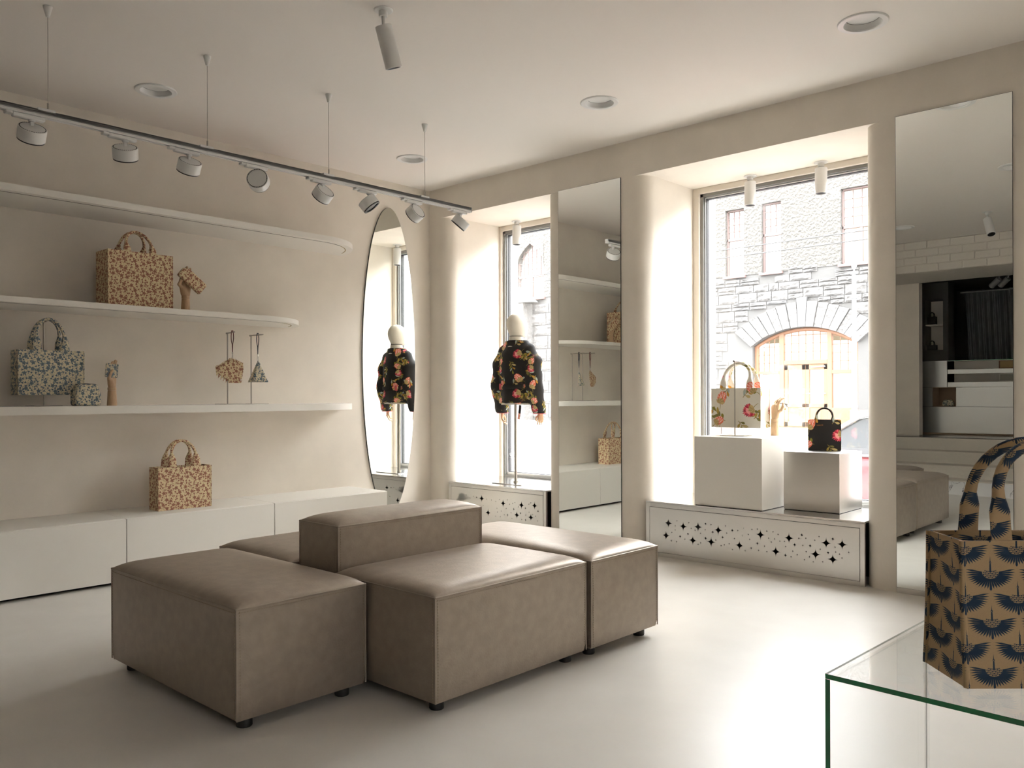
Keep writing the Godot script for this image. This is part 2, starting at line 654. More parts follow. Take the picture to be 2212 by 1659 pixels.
func poly(im: Image, pts: PackedVector2Array, col: Color) -> void:
	var lo := pts[0].y
	var hi := pts[0].y
	for p in pts:
		lo = min(lo, p.y)
		hi = max(hi, p.y)
	var N := pts.size()
	for y in range(int(floor(lo)), int(ceil(hi)) + 1):
		var yc := y + 0.5
		var xs := []
		for i in N:
			var a := pts[i]; var b := pts[(i + 1) % N]
			if (a.y <= yc) != (b.y <= yc):
				xs.append(a.x + (yc - a.y) / (b.y - a.y) * (b.x - a.x))
		xs.sort()
		for k in range(0, xs.size() - 1, 2):
			fill_span(im, int(ceil(xs[k] - 0.5)), int(floor(xs[k + 1] - 0.5)), y, col)

func disc(im: Image, c: Vector2, r: float, col: Color, ry := -1.0, turn := 0.0) -> void:
	var p := PackedVector2Array()
	var b := r if ry < 0 else ry
	for k in 20:
		p.append(c + Vector2(r * cos(TAU * k / 20), b * sin(TAU * k / 20)).rotated(turn))
	poly(im, p, col)

func stroke(im: Image, pts: Array, w: float, col: Color, w2 := -1.0) -> void:
	var L := PackedVector2Array()
	var R := PackedVector2Array()
	var e := w if w2 < 0 else w2
	for i in pts.size():
		var d: Vector2 = (pts[min(i + 1, pts.size() - 1)] - pts[max(i - 1, 0)]).normalized()
		var s: Vector2 = Vector2(-d.y, d.x) * lerp(w, e, float(i) / (pts.size() - 1)) * 0.5
		L.append(pts[i] + s)
		R.append(pts[i] - s)
	R.reverse()
	L.append_array(R)
	poly(im, L, col)

func bow(a: Vector2, b: Vector2, k: float, n := 10) -> Array:
	var c := (a + b) / 2 + (b - a).orthogonal() * k
	var out := []
	for i in n + 1:
		var t := float(i) / n
		out.append(a.lerp(c, t).lerp(c.lerp(b, t), t))
	return out

func leaf(im: Image, at: Vector2, ang: float, l: float, w: float, col: Color, vein: Color, outline := Color(0, 0, 0, 0), skew := 1.0) -> void:
	# a leaf from its stalk; skew > 1 moves its widest part outwards
	for pass_ in ([1, 0] if outline.a > 0 else [0]):
		var a := PackedVector2Array()
		var b := PackedVector2Array()
		for i in 13:
			var t := i / 12.0
			var ww: float = (w + 4.0 * pass_) * 0.5 * pow(sin(PI * pow(t, skew)), 0.75)
			a.append(at + Vector2(t * l + (2.0 * pass_ if i == 12 else 0.0), -ww).rotated(ang))
			b.append(at + Vector2(t * l, ww).rotated(ang))
		b.reverse()
		a.append_array(b)
		poly(im, a, outline if pass_ else col)
	if vein.a > 0:
		stroke(im, [at, at + Vector2(l * 0.9, 0).rotated(ang)], 2.2, vein, 1.0)

func toile(cream: Color, mid: Color, dark: Color, seed_: int) -> ImageTexture:
	var S := 1024
	var im := Image.create(S, S, false, Image.FORMAT_RGB8)
	im.fill(cream)
	var r := RandomNumberGenerator.new()
	r.seed = seed_
	var pale := mid.lerp(cream, 0.35)
	# winding stems
	for k in 26:
		var a := Vector2(r.randf() * S, r.randf() * S)
		stroke(im, bow(a, a + Vector2(r.randf_range(90, 210), 0).rotated(r.randf() * TAU), r.randf_range(-0.5, 0.5)), 4, dark, 2)
	var spots := []
	var tries := 0
	while spots.size() < 78 and tries < 6000:
		tries += 1
		var p := Vector2(r.randf() * S, r.randf() * S)
		var big: bool = spots.size() < 24
		var need := 150.0 if big else 78.0
		var ok := true
		for q in spots:
			var dx: float = absf(p.x - q[0].x); var dy: float = absf(p.y - q[0].y)
			dx = min(dx, S - dx)
			dy = min(dy, S - dy)
			if Vector2(dx, dy).length() < need:
				ok = false
				break
		if ok:
			spots.append([p, big])
	for i in spots.size():
		var p: Vector2 = spots[i][0]
		var big: bool = spots[i][1]
		var turn := r.randf() * TAU
		if big and i % 5 == 0:
			# a crane in flight on open ground
			disc(im, p, 66, cream, 52, turn)
			for sd in [-1.0, 1.0]:
				for f in 6:
					leaf(im, p + Vector2(-6, 8 * sd).rotated(turn), turn + sd * (0.75 + f * 0.24), 62 - f * 4, 13, mid if f % 2 else pale, Color(0, 0, 0, 0), dark)
			leaf(im, p + Vector2(-30, 0).rotated(turn), turn, 66, 20, pale, dark, dark)
			stroke(im, bow(p + Vector2(30, 0).rotated(turn), p + Vector2(74, -14).rotated(turn), 0.25), 6, dark, 3)
			for sd in [-5.0, 5.0]:
				stroke(im, [p + Vector2(-30, sd).rotated(turn), p + Vector2(-74, sd * 2).rotated(turn)], 2.5, dark)
		elif big:
			for k in 5:
				leaf(im, p, turn + TAU * k / 5 + r.randf() * 0.4, r.randf_range(74, 100), 30, mid if k % 2 else pale, dark, dark)
			var n := r.randi_range(11, 18)
			for ring in 3:
				var rr: float = [58.0, 42.0, 26.0][ring]
				for k in n - ring * 3:
					leaf(im, p, turn + TAU * (k + ring * 0.5) / (n - ring * 3), rr, 17 - ring * 3, pale if (k + ring) % 2 else mid, Color(dark, 0) if ring == 2 else dark, dark)
			disc(im, p, 13, dark)
			for k in 9:
				disc(im, p + Vector2(7, 0).rotated(k * 0.7), 2, cream)
		else:
			for k in 3:
				leaf(im, p, turn + TAU * k / 3 + 0.5, r.randf_range(36, 58), 19, pale, dark, dark)
			var n := r.randi_range(5, 8)
			for k in n:
				leaf(im, p, turn + TAU * k / n, r.randf_range(22, 31), 17, mid, dark, dark)
			disc(im, p, 6, dark)
	# sprigs, berries and hatching that fill the ground
	for k in 330:
		var p := Vector2(r.randf() * S, r.randf() * S)
		if im.get_pixelv(p) != cream:
			continue
		if k % 3 == 0:
			for j in 5:
				disc(im, p + Vector2(9, 0).rotated(j * 1.25), 4.2, dark if j % 2 else mid)
		else:
			var t := r.randf() * TAU
			leaf(im, p, t, r.randf_range(16, 34), 10, pale, dark, dark)
	return ImageTexture.create_from_image(im)

func cranes(tan_: Color, navy: Color) -> ImageTexture:
	# two staggered rows of flying cranes; the tile is 0.118 m by 0.107 m
	var W := 768
	var H := 696
	var im := Image.create(W, H, false, Image.FORMAT_RGB8)
	im.fill(tan_)
	var r := RandomNumberGenerator.new()
	r.seed = 4
	for y in H:
		for k in 40:
			var x := r.randi() % W
			var c := tan_.darkened(r.randf() * 0.12)
			fill_span(im, x, x + r.randi_range(2, 7), y, c)
	for bird in 2:
		var c := Vector2(W * 0.5 * bird + 190, H * 0.5 * bird + 60)
		# wing and tail feathers as a fan
		for k in 25:
			var t := PI * k / 24.0
			var tip := Vector2(cos(t) * 362.0, sin(t) * 262.0 + 8.0)
			if k < 3 or k > 21:
				tip.y -= 26.0 * (1.0 - absf(absf(k - 12.0) - 12.0) / 3.0)
			var root := Vector2(cos(t) * 120.0, sin(t) * 96.0 + 26.0)
			var d := (tip - root).normalized()
			var s := d.orthogonal()
			var w: float = lerp(25.0, 31.0, sin(t))
			poly(im, PackedVector2Array([c + root - s * w * 0.30, c + root.lerp(tip, 0.6) - s * w * 0.52, c + tip, c + root.lerp(tip, 0.66) + s * w * 0.42, c + root + s * w * 0.30]), navy)
		poly(im, PackedVector2Array([c + Vector2(-15, 200), c + Vector2(15, 200), c + Vector2(17, 272), c + Vector2(0, 296), c + Vector2(-17, 272)]), navy)
		# scaled body
		for row in 7:
			for col in range(-5, 6):
				var q := Vector2(col * 25.0, 18 + row * 27.0 + absf(col) * -4.0)
				if absf(q.x) > 138 - absf(row - 2.4) * 26:
					continue
				var g := c + q
				if (row + col) % 2 == 0 or row > 4:
					poly(im, PackedVector2Array([g + Vector2(-10, -11), g + Vector2(0, -3), g + Vector2(10, -11), g + Vector2(10, 8), g + Vector2(0, 15), g + Vector2(-10, 8)]), navy)
				else:
					for b in 2:
						poly(im, PackedVector2Array([g + Vector2(-10 + b * 11, -11), g + Vector2(-2 + b * 11, -6), g + Vector2(-2 + b * 11, 10), g + Vector2(-10 + b * 11, 6)]), navy)
		# neck and head
		poly(im, PackedVector2Array([c + Vector2(-14, 24), c + Vector2(-11, -92), c + Vector2(11, -92), c + Vector2(14, 24)]), navy)
		disc(im, c + Vector2(0, -112), 14, navy, 21)
		disc(im, c + Vector2(0, -110), 4, tan_, 7)
		poly(im, PackedVector2Array([c + Vector2(-6, -126), c + Vector2(0, -208), c + Vector2(6, -126)]), navy)
	return ImageTexture.create_from_image(im)

func bloom(im: Image, c: Vector2, ang: float, s: float, deep := false) -> void:
	var gold := Color8(176, 150, 98)
	var gold_d := Color8(112, 92, 52)
	stroke(im, bow(c + Vector2(-0.85 * s, 0).rotated(ang), c + Vector2(-1.9 * s, 0.35 * s).rotated(ang), 0.18), 12, Color8(150, 132, 72), 7)
	if deep:
		for k in 15:
			var t := (k - 7) * 0.235
			leaf(im, c + Vector2(-0.55 * s, 0).rotated(ang), ang + t, s * (1.55 - absf(t) * 0.35), s * 0.34, [Color8(196, 40, 72), Color8(226, 92, 104), Color8(158, 22, 50)][k % 3], Color8(240, 150, 150), Color8(110, 12, 36))
		for k in 7:
			leaf(im, c + Vector2(-0.3 * s, 0).rotated(ang), ang + (k - 3) * 0.3, s * 0.75, s * 0.17, Color8(246, 178, 170), Color8(200, 60, 84), Color8(190, 60, 80))
	else:
		disc(im, c, s * 0.98, Color8(214, 98, 60), s * 0.72, ang)
		var cols := [Color8(240, 148, 112), Color8(248, 206, 198), Color8(226, 96, 56), Color8(244, 176, 168)]
		for row in 7:
			var x := 0.82 - row * 0.25
			var half := sqrt(max(0.05, 1.0 - x * x)) * 0.70
			var n := 5 + (row % 2)
			for k in n:
				var y: float = lerp(-half, half, (k + 0.5) / n)
				leaf(im, c + Vector2((x - 0.34) * s, y * s).rotated(ang), ang + y * 0.5, s * 0.44, s * 0.21, cols[(k + row) % 4], Color(1, 0.93, 0.9), Color8(196, 70, 44))
	for k in 7:
		var t := (k - 3) * 0.36
		leaf(im, c + Vector2(-0.98 * s, 0).rotated(ang), ang + t, s * (0.98 - absf(t) * 0.12), s * 0.34, gold if k % 2 else Color8(198, 172, 118), gold_d, gold_d)

func protea(ground: Color, seed_: int) -> ImageTexture:
	var S := 1024
	var im := Image.create(S, S, false, Image.FORMAT_RGB8)
	im.fill(ground)
	var r := RandomNumberGenerator.new()
	r.seed = seed_
	var cols := [Color8(178, 152, 70), Color8(138, 132, 42), Color8(170, 182, 172), Color8(196, 142, 52), Color8(124, 118, 60), Color8(196, 176, 120)]
	var line := Color8(92, 78, 40)
	var twigs := [[150, 480, -0.6], [470, 130, 0.5], [620, 640, 2.6], [880, 250, 2.1], [350, 860, -0.2], [830, 900, -2.4], [60, 900, 1.2]]
	for t in twigs:
		var p := Vector2(t[0], t[1])
		var q: Vector2 = p + Vector2(230, 0).rotated(t[2])
		var path := bow(p, q, 0.22)
		stroke(im, path, 11, Color8(150, 128, 66), 6)
		for k in 6:
			var at: Vector2 = path[1 + k * 9 / 6]
			var a: float = t[2] + (0.75 if k % 2 else -0.8) + r.randf_range(-0.25, 0.25)
			leaf(im, at, a, r.randf_range(95, 150), r.randf_range(38, 56), cols[r.randi() % 6], line, line, r.randf_range(1.0, 2.1))
		leaf(im, q, t[2] + 0.1, 130, 50, cols[r.randi() % 6], line, line, 1.9)
	bloom(im, Vector2(300, 300), -2.3, 112)
	bloom(im, Vector2(760, 480), -1.2, 118)
	bloom(im, Vector2(250, 720), 2.7, 120, true)
	bloom(im, Vector2(700, 900), -0.5, 100)
	bloom(im, Vector2(660, 90), 2.2, 96, true)
	return ImageTexture.create_from_image(im)

func make_cloth() -> void:
	var list := {
		"toile_brown": [toile(Color8(226, 207, 166), Color8(168, 104, 84), Color8(92, 44, 36), 5), 0.19],
		"toile_blue": [toile(Color8(220, 209, 180), Color8(98, 120, 138), Color8(30, 44, 62), 6), 0.19],
		"crane_cloth": [cranes(Color8(178, 150, 112), Color8(14, 42, 66)), 0.118],
		"protea_black": [protea(Color8(26, 23, 22), 3), 0.34],
		"protea_cream": [protea(Color8(222, 216, 202), 3), 0.40],
	}
	for k in list:
		var m := mat(k, Color.WHITE, 0.85)
		m.albedo_texture = list[k][0]
		tri(m, list[k][1])
		m.uv1_triplanar_sharpness = 20.0
		if k == "crane_cloth":
			m.uv1_scale = Vector3(1 / 0.118, 1 / 0.107, 1 / 0.118)
	var o: StandardMaterial3D = M.toile_brown.duplicate()
	M.toile_brown_side = o

# ------------------------------------------------------------------ things that repeat
func bag(root: Node3D, w: float, h: float, d: float, m: Material, inner: Material, o := {}) -> void:
	# an open tote standing at the root, its front towards +z
	var flare: float = o.get("flare", 0.0)
	var g := Geo.new()
	var t := 0.006
	var puff: float = o.get("puff", 0.006)
	for side in 4:
		var wide: float = w if side % 2 == 0 else d
		var far: float = (d if side % 2 == 0 else w) / 2
		var turn := Basis(Vector3.UP, side * PI / 2)
		for layer in 2:
			var rows := []
			for r in 9:
				var v := r / 8.0
				var row := []
				for c in 11:
					var u := c / 10.0
					var bulge: float = puff * sin(PI * u) * sin(PI * min(v * 1.1, 1.0)) * (1 if side % 2 == 0 else -1.4)
					var fl := flare * (1.0 - v) * (1.0 - v)
					var depth := far + (fl if side % 2 == 0 else 0.0) - (t if layer else 0.0)
					var x := (u - 0.5) * (wide + (2 * fl if side % 2 == 1 else 0.0) - (2 * t if layer else 0.0))
					row.append(turn * Vector3(x, v * h, depth + bulge))
				rows.append(row)
			if layer:
				for row in rows:
					row.reverse()
			g.grid(rows)
		var a := turn * Vector3(-wide / 2, h, far); var b := turn * Vector3(wide / 2, h, far)
		var c2 := turn * Vector3(wide / 2 - t, h, far - t); var e := turn * Vector3(-wide / 2 + t, h, far - t)
		g.quad(a, b, c2, e)
	g.box(Vector3(-w / 2 + 0.002, 0, -d / 2 - flare + 0.002), Vector3(w / 2 - 0.002, 0.008, d / 2 + flare - 0.002))
	part(root, "body", g.mesh(), m)
	for sx in [-1, 1]:
		for sz in [-1, 1]:
			var e := []
			for k in 9:
				var v := k / 8.0
				e.append(Vector3(sx * (w / 2 - 0.001), 0.002 + v * (h - 0.002), sz * (d / 2 + flare * (1 - v) * (1 - v) - 0.001)))
			part(root, "corner_seam", tube(e, o.get("seam", 0.0035), 8), m)
	if o.get("handles", true):
		var hh: float = o.get("rise", 0.14)
		var hx: float = o.get("spread", 0.085)
		var tab: float = o.get("tab", 0.05)
		for sz in [-1, 1]:
			var z0: float = sz * (d / 2 - 0.002)
			var z1: float = sz * o.get("meet", 0.012)
			var pts := []
			var rad := []
			var fl := []
			var hold: float = o.get("hold", 0.006)
			for k in 5:
				var v := k / 4.0
				pts.append(Vector3(-hx - (0.004 if k == 0 else 0.0), h - 0.03 + v * (0.03 + tab), z0 + (z1 - z0) * 0.35 * v))
				rad.append(lerp(o.get("tab_w", 0.024), o.get("tab_w", 0.024) * 0.85, v) if k < 4 else o.get("tab_w", 0.024) * 0.55)
				fl.append(0.16 if k < 3 else lerp(0.16, 0.8, (k - 2) / 2.0))
			for k in range(1, 18):
				var a := PI - PI * k / 18.0
				pts.append(Vector3(hx * cos(a), h + tab + (hh - tab) * sin(a), lerp(z0 + (z1 - z0) * 0.35, z1, sin(a))))
				rad.append(o.get("handle_r", 0.0095))
				fl.append(0.85)
			for k in range(4, -1, -1):
				pts.append(Vector3(-pts[k].x, pts[k].y, pts[k].z))
				rad.append(rad[k])
				fl.append(fl[k])
			part(root, "handle", tube(pts, rad, 10, fl, Vector3(0, 0, 1)), m)

func hand_mesh(curl: Array, thumb_in: float) -> ArrayMesh:
	# wrist at the origin, fingers up, palm towards +z, thumb on the -x side; curl of four fingers in radians per joint
	var caps := []
	var palm := []
	var kn := [Vector3(-0.028, 0.086, 0), Vector3(-0.0095, 0.091, -0.002), Vector3(0.009, 0.088, -0.002), Vector3(0.026, 0.079, 0)]
	for k in 4:
		palm.append([Vector3(-0.012 + k * 0.008, 0.004, 0), kn[k], 0.0155, 0.0115])
	palm.append([Vector3(-0.012, 0.015, 0.004), Vector3(-0.026, 0.045, 0.006), 0.016, 0.013])
	var len_ := [[0.036, 0.024, 0.019], [0.040, 0.027, 0.020], [0.037, 0.025, 0.019], [0.029, 0.020, 0.016]]
	for k in 4:
		var p: Vector3 = kn[k]
		var a := 0.12
		var spread := (1.5 - k) * -0.06
		for j in 3:
			a += curl[k]
			var q: Vector3 = p + Vector3(sin(spread) * cos(a), cos(a), sin(a)) * len_[k][j]
			caps.append([p, q, 0.0092 - j * 0.0008, 0.0086 - j * 0.0009])
			p = q
	var tp := Vector3(-0.026, 0.04, 0.008)
	var dirs := [Vector3(-0.75, 0.6, 0.35), Vector3(-0.3 + thumb_in * 0.5, 0.9, 0.45), Vector3(thumb_in * 0.9, 0.9, 0.2)]
	for j in 3:
		var q: Vector3 = tp + dirs[j].normalized() * [0.03, 0.028, 0.022][j]
		caps.append([tp, q, 0.011 - j * 0.001, 0.0105 - j * 0.0012])
		tp = q
	var f := func(p: Vector3) -> float:
		var d := 1.0
		for c in palm:
			d = smin(d, cap(p, c[0], c[1], c[2], c[3]), 0.012)
		for c in caps:
			d = smin(d, cap(p, c[0], c[1], c[2], c[3]), 0.004)
		return d
	return nets(Vector3(-0.085, -0.02, -0.03), Vector3(0.05, 0.19, 0.085), 0.0034, f)

func wooden_hand(label: String, at: Vector3, turn: float, mesh: ArrayMesh, size := 1.0) -> Node3D:
	var t := thing("wooden_hand", label, "hand model", at, turn, "wooden display hands")
	part(t, "forearm", lathe([Vector2(0, 0), Vector2(0.030, 0), Vector2(0.0305, 0.004), Vector2(0.0255, 0.092), Vector2(0.0245, 0.096), Vector2(0, 0.096)], 28), M.pale_wood)
	part(t, "wrist_ring", lathe([Vector2(0, 0.097), Vector2(0.025, 0.097), Vector2(0.0262, 0.100), Vector2(0.0262, 0.112), Vector2(0.025, 0.116), Vector2(0, 0.116)], 28), M.pale_wood)
	var h := part(t, "hand", mesh, M.pale_wood, Vector3(0, 0.122, 0))
	h.scale = Vector3.ONE * size
	return t

func spot_head(label: String, at: Vector3, dir: Vector3) -> void:
	# a disc spotlight under its track adapter; at: middle of the disc, dir: the way it shines
	var t := thing("track_spotlight", label, "spotlight", Vector3(1.395, 2.49, at.z), 0.0, "spotlights on the suspended track")
	var g := Geo.new()
	bev_into(g, Vector3(-0.016, -0.022, -0.055), Vector3(0.016, -0.001, 0.085), 0.004)
	bev_into(g, Vector3(-0.019, -0.014, 0.085), Vector3(0.019, -0.001, 0.115), 0.003)
	part(t, "adapter", g.mesh(), M.white_plastic)
	var c := at - t.position
	var b := aim(dir.normalized())
	part(t, "swivel", lathe([Vector2(0, -0.008), Vector2(0.014, -0.008), Vector2(0.016, -0.003), Vector2(0.016, 0.0), Vector2(0, 0.0)], 20), M.white_plastic, Vector3(0, -0.022, 0))
	part(t, "arm", bev(Vector3(-0.0055, c.y + 0.012, -0.008), Vector3(0.0055, -0.026, 0.008), 0.002), M.white_plastic)
	var hd := Node3D.new()
	hd.name = "head"
	t.add_child(hd)
	hd.transform = Transform3D(b, c)
	part(hd, "housing", lathe([Vector2(0.056, -0.030), Vector2(0.0585, -0.030), Vector2(0.0615, -0.028), Vector2(0.0615, 0.026), Vector2(0.060, 0.028), Vector2(0.056, 0.028)], 40), M.white_metal)
	part(hd, "back_plate", lathe([Vector2(0, -0.0305), Vector2(0.0535, -0.0305), Vector2(0.0535, -0.026), Vector2(0, -0.026)], 40), M.white_metal)
	var vents := Geo.new()
	for k in 36:
		var a := TAU * k / 36
		var e := Geo.new()
		e.box(Vector3(0.0537, -0.0308, -0.0031), Vector3(0.0575, -0.027, 0.0031))
		vents.add(e, Transform3D(Basis(Vector3.UP, a), Vector3.ZERO))
	part(hd, "vent_slots", vents.mesh(), M.black_gap)
	part(hd, "front_ring", lathe([Vector2(0.045, 0.026), Vector2(0.0595, 0.026), Vector2(0.0595, 0.034), Vector2(0.045, 0.034)], 40), M.black_rubber)
	part(hd, "lens", lathe([Vector2(0, 0.024), Vector2(0.045, 0.024), Vector2(0.045, 0.027), Vector2(0, 0.027)], 32), M.spot_grey)

func cylinder_spot(called: String, label: String, group: String, at: Vector3, dir: Vector3, r := 0.041, l := 0.20, m: Material = null, drop := 0.075) -> void:
	# a cylinder spotlight hung from a ceiling plate at «at»
	var white: Material = m if m else M.white_metal
	var t := thing(called, label, "spotlight", at, 0.0, group)
	part(t, "ceiling_plate", lathe([Vector2(0, -0.006), Vector2(0.042, -0.006), Vector2(0.047, -0.003), Vector2(0.047, 0), Vector2(0, 0)], 32), white)
	part(t, "collar", lathe([Vector2(0, -0.032), Vector2(0.019, -0.032), Vector2(0.022, -0.027), Vector2(0.022, -0.006), Vector2(0, -0.006)], 24), white)
	var d := dir.normalized()
	var top := Vector3(0, -drop, 0)
	part(t, "joint", rod(Vector3(0, -0.03, 0), top + d * 0.01, 0.009, 12), white)
	var hd := Node3D.new()
	hd.name = "head"
	t.add_child(hd)
	hd.transform = Transform3D(aim(d), top)
	part(hd, "housing", lathe([Vector2(0, 0.004), Vector2(r - 0.006, 0.004), Vector2(r - 0.0055, 0.0), Vector2(r - 0.002, 0.0), Vector2(r, 0.002), Vector2(r, l - 0.002), Vector2(r - 0.001, l), Vector2(r - 0.005, l), Vector2(r - 0.007, l - 0.02), Vector2(0, l - 0.024)], 36), white)
	var vents := Geo.new()
	for k in 24:
		var e := Geo.new()
		e.box(Vector3(r - 0.006, -0.0006, -0.0028), Vector3(r - 0.0035, 0.002, 0.0028))
		vents.add(e, Transform3D(Basis(Vector3.UP, TAU * k / 24), Vector3.ZERO))
	part(hd, "vent_slots", vents.mesh(), M.black_gap)
	part(hd, "baffle", lathe([Vector2(0, l - 0.021), Vector2(r - 0.0075, l - 0.016), Vector2(r - 0.0055, l - 0.001), Vector2(r - 0.0095, l - 0.0012), Vector2(0, l - 0.019)], 30), M.black_rubber)

func downlight(label: String, x: float, z: float) -> void:
	var t := thing("ceiling_downlight", label, "downlight", Vector3(x, CEIL, z), 0.0, "round recessed ceiling downlights")
	part(t, "trim_ring", lathe([Vector2(0.092, 0.0), Vector2(0.088, -0.004), Vector2(0.092, -0.009), Vector2(0.118, -0.008), Vector2(0.122, -0.004), Vector2(0.122, 0.0)], 56), M.white_plastic)
	part(t, "reflector", lathe([Vector2(0.080, 0.028), Vector2(0.091, -0.004), Vector2(0.093, -0.002), Vector2(0.084, 0.032), Vector2(0.080, 0.032)], 56), M.white_plastic)
	part(t, "diffuser", lathe([Vector2(0, 0.0235), Vector2(0.079, 0.0235), Vector2(0.079, 0.0275), Vector2(0, 0.0275)], 48), M.white_plastic)
	part(t, "gap_ring", lathe([Vector2(0.0788, 0.0234), Vector2(0.0825, 0.0234), Vector2(0.0825, 0.0262), Vector2(0.0788, 0.0262)], 48), M.gasket)

# ------------------------------------------------------------------ upholstery
func cushion(label: String, group: String, lo: Vector3, hi: Vector3, seam_y: float, feet := true, called := "sofa_module") -> void:
	# an upholstered block: four sides up to a seam, a domed top, stitched corners, black feet
	var c := Vector3((lo.x + hi.x) / 2, 0, (lo.z + hi.z) / 2)
	var t := thing(called, label, "sofa", c, 0.0, group)
	var w := hi.x - lo.x
	var d := hi.z - lo.z
	var dome := hi.y - seam_y
	var R := 0.115
	var prof := func(e: float) -> float: return pow(1.0 - pow(1.0 - min(e / R, 1.0), 2.6), 1.0 / 2.0)
	var side := Geo.new()
	for s in 4:
		var wide := w if s % 2 == 0 else d
		var far := (d if s % 2 == 0 else w) / 2
		var turn := Basis(Vector3.UP, s * PI / 2)
		var rows := []
		for r in 12:
			var v := r / 11.0
			var row := []
			for k in 17:
				var u := k / 16.0
				var out := 0.011 * pow(sin(PI * u), 0.6) * pow(sin(PI * clamp(v, 0.0, 1.0)), 0.6)
				if v < 0.06:
					out -= (0.06 - v) * 0.14
				var x := (u - 0.5) * (wide - 0.002) * (1.0 - (0.012 if v < 0.03 else 0.0))
				row.append(turn * Vector3(x, lerp(lo.y, seam_y, v), far + out))
			rows.append(row)
		side.grid(rows)
	side.box(Vector3(-w / 2 + 0.02, lo.y + 0.002, -d / 2 + 0.02), Vector3(w / 2 - 0.02, lo.y + 0.01, d / 2 - 0.02))
	part(t, "side_cover", side.mesh(), M.leather)
	# top
	var us := []
	for k in 9:
		us.append(R * pow(k / 8.0, 1.7))
	var steps := 10
	var xs := []
	var zs := []
	for q in [[xs, w], [zs, d]]:
		var L: float = q[1]
		var rr: float = min(1.0, L / 2 / R * 0.98)
		for k in 9:
			q[0].append(-L / 2 + us[k] * rr)
		for k in range(1, steps):
			q[0].append(lerp(-L / 2 + R * rr, L / 2 - R * rr, float(k) / steps))
		for k in range(8, -1, -1):
			q[0].append(L / 2 - us[k] * rr)
	var rows := []
	for zi in zs.size():
		var row := []
		var z: float = zs[zs.size() - 1 - zi]
		for x in xs:
			var fx: float = prof.call(w / 2 - absf(x))
			var fz: float = prof.call(d / 2 - absf(z))
			var sag := 0.006 * sin(PI * (x / w + 0.5)) * sin(PI * (z / d + 0.5))
			row.append(Vector3(x, seam_y + dome * fx * fz * 0.9 + sag, z))
		rows.append(row)
	var top := Geo.new()
	top.grid(rows)
	part(t, "top_cover", top.mesh(), M.leather)
	# seams and stitches
	var piping := Geo.new()
	var ring := [Vector3(-w / 2, seam_y, d / 2), Vector3(w / 2, seam_y, d / 2), Vector3(w / 2, seam_y, -d / 2), Vector3(-w / 2, seam_y, -d / 2)]
	for k in 4:
		rod_into(piping, ring[k] * Vector3(1.001, 1, 1.001), ring[(k + 1) % 4] * Vector3(1.001, 1, 1.001), 0.0032, 8)
		rod_into(piping, ring[k] * Vector3(1.0, 0, 1.0) + Vector3(0, lo.y + 0.006, 0), ring[k], 0.0026, 8)
	part(t, "corner_piping", piping.mesh(), M.leather)
	var st := Geo.new()
	var one := Geo.new()
	one.box(Vector3(-0.0032, -0.0007, -0.0007), Vector3(0.0032, 0.0007, 0.0007))
	for s in 4:
		var wide := w if s % 2 == 0 else d
		var far := (d if s % 2 == 0 else w) / 2
		var turn := Basis(Vector3.UP, s * PI / 2)
		var n := int(wide / 0.0105)
		for k in range(1, n):
			var u := float(k) / n
			var out := 0.011 * pow(sin(PI * u), 0.6) * pow(sin(PI * 0.975), 0.6)
			st.add(one, Transform3D(turn, turn * Vector3((u - 0.5) * wide, seam_y - 0.012, far + out + 0.001)))
		var m := int((seam_y - lo.y) / 0.0105)
		for k in range(1, m):
			var v := float(k) / m
			for e in [-1, 1]:
				var u: float = 0.5 + e * (0.5 - 0.012 / wide)
				var out: float = 0.011 * pow(sin(PI * u), 0.6) * pow(sin(PI * v), 0.6)
				st.add(one, Transform3D(turn * Basis(Vector3(0, 0, 1), PI / 2), turn * Vector3(e * (wide / 2 - 0.012), lerp(lo.y, seam_y, v), far + out + 0.0008)))
	stuff(part(t, "stitching", st.mesh(), M.thread))
	if feet:
		var foot := lathe([Vector2(0, 0), Vector2(0.026, 0), Vector2(0.028, 0.004), Vector2(0.0275, lo.y + 0.004), Vector2(0, lo.y + 0.004)], 20)
		for sx in [-1, 1]:
			for sz in [-1, 1]:
				part(t, "foot", foot, M.black_rubber, Vector3(sx * (w / 2 - 0.065), 0, sz * (d / 2 - 0.065)))


# ------------------------------------------------------------------ the room
func arc(c: Vector2, r: float, a0: float, a1: float, n := 10) -> Array:
	var out := []
	for k in n + 1:
		var a: float = lerp(a0, a1, float(k) / n)
		out.append(c + Vector2(cos(a), sin(a)) * r)
	return out

const NICHES := [[0.251, 1.38], [2.349, 3.89], [5.35, 6.10]]
const ADDED_OPENING := [4.0, 4.4, 2.2]  # unseen side opening, placed and sized for the light it lets in
const R_IN := 0.125
const GLASS_Z := -0.72
const OUT_Z := -0.84

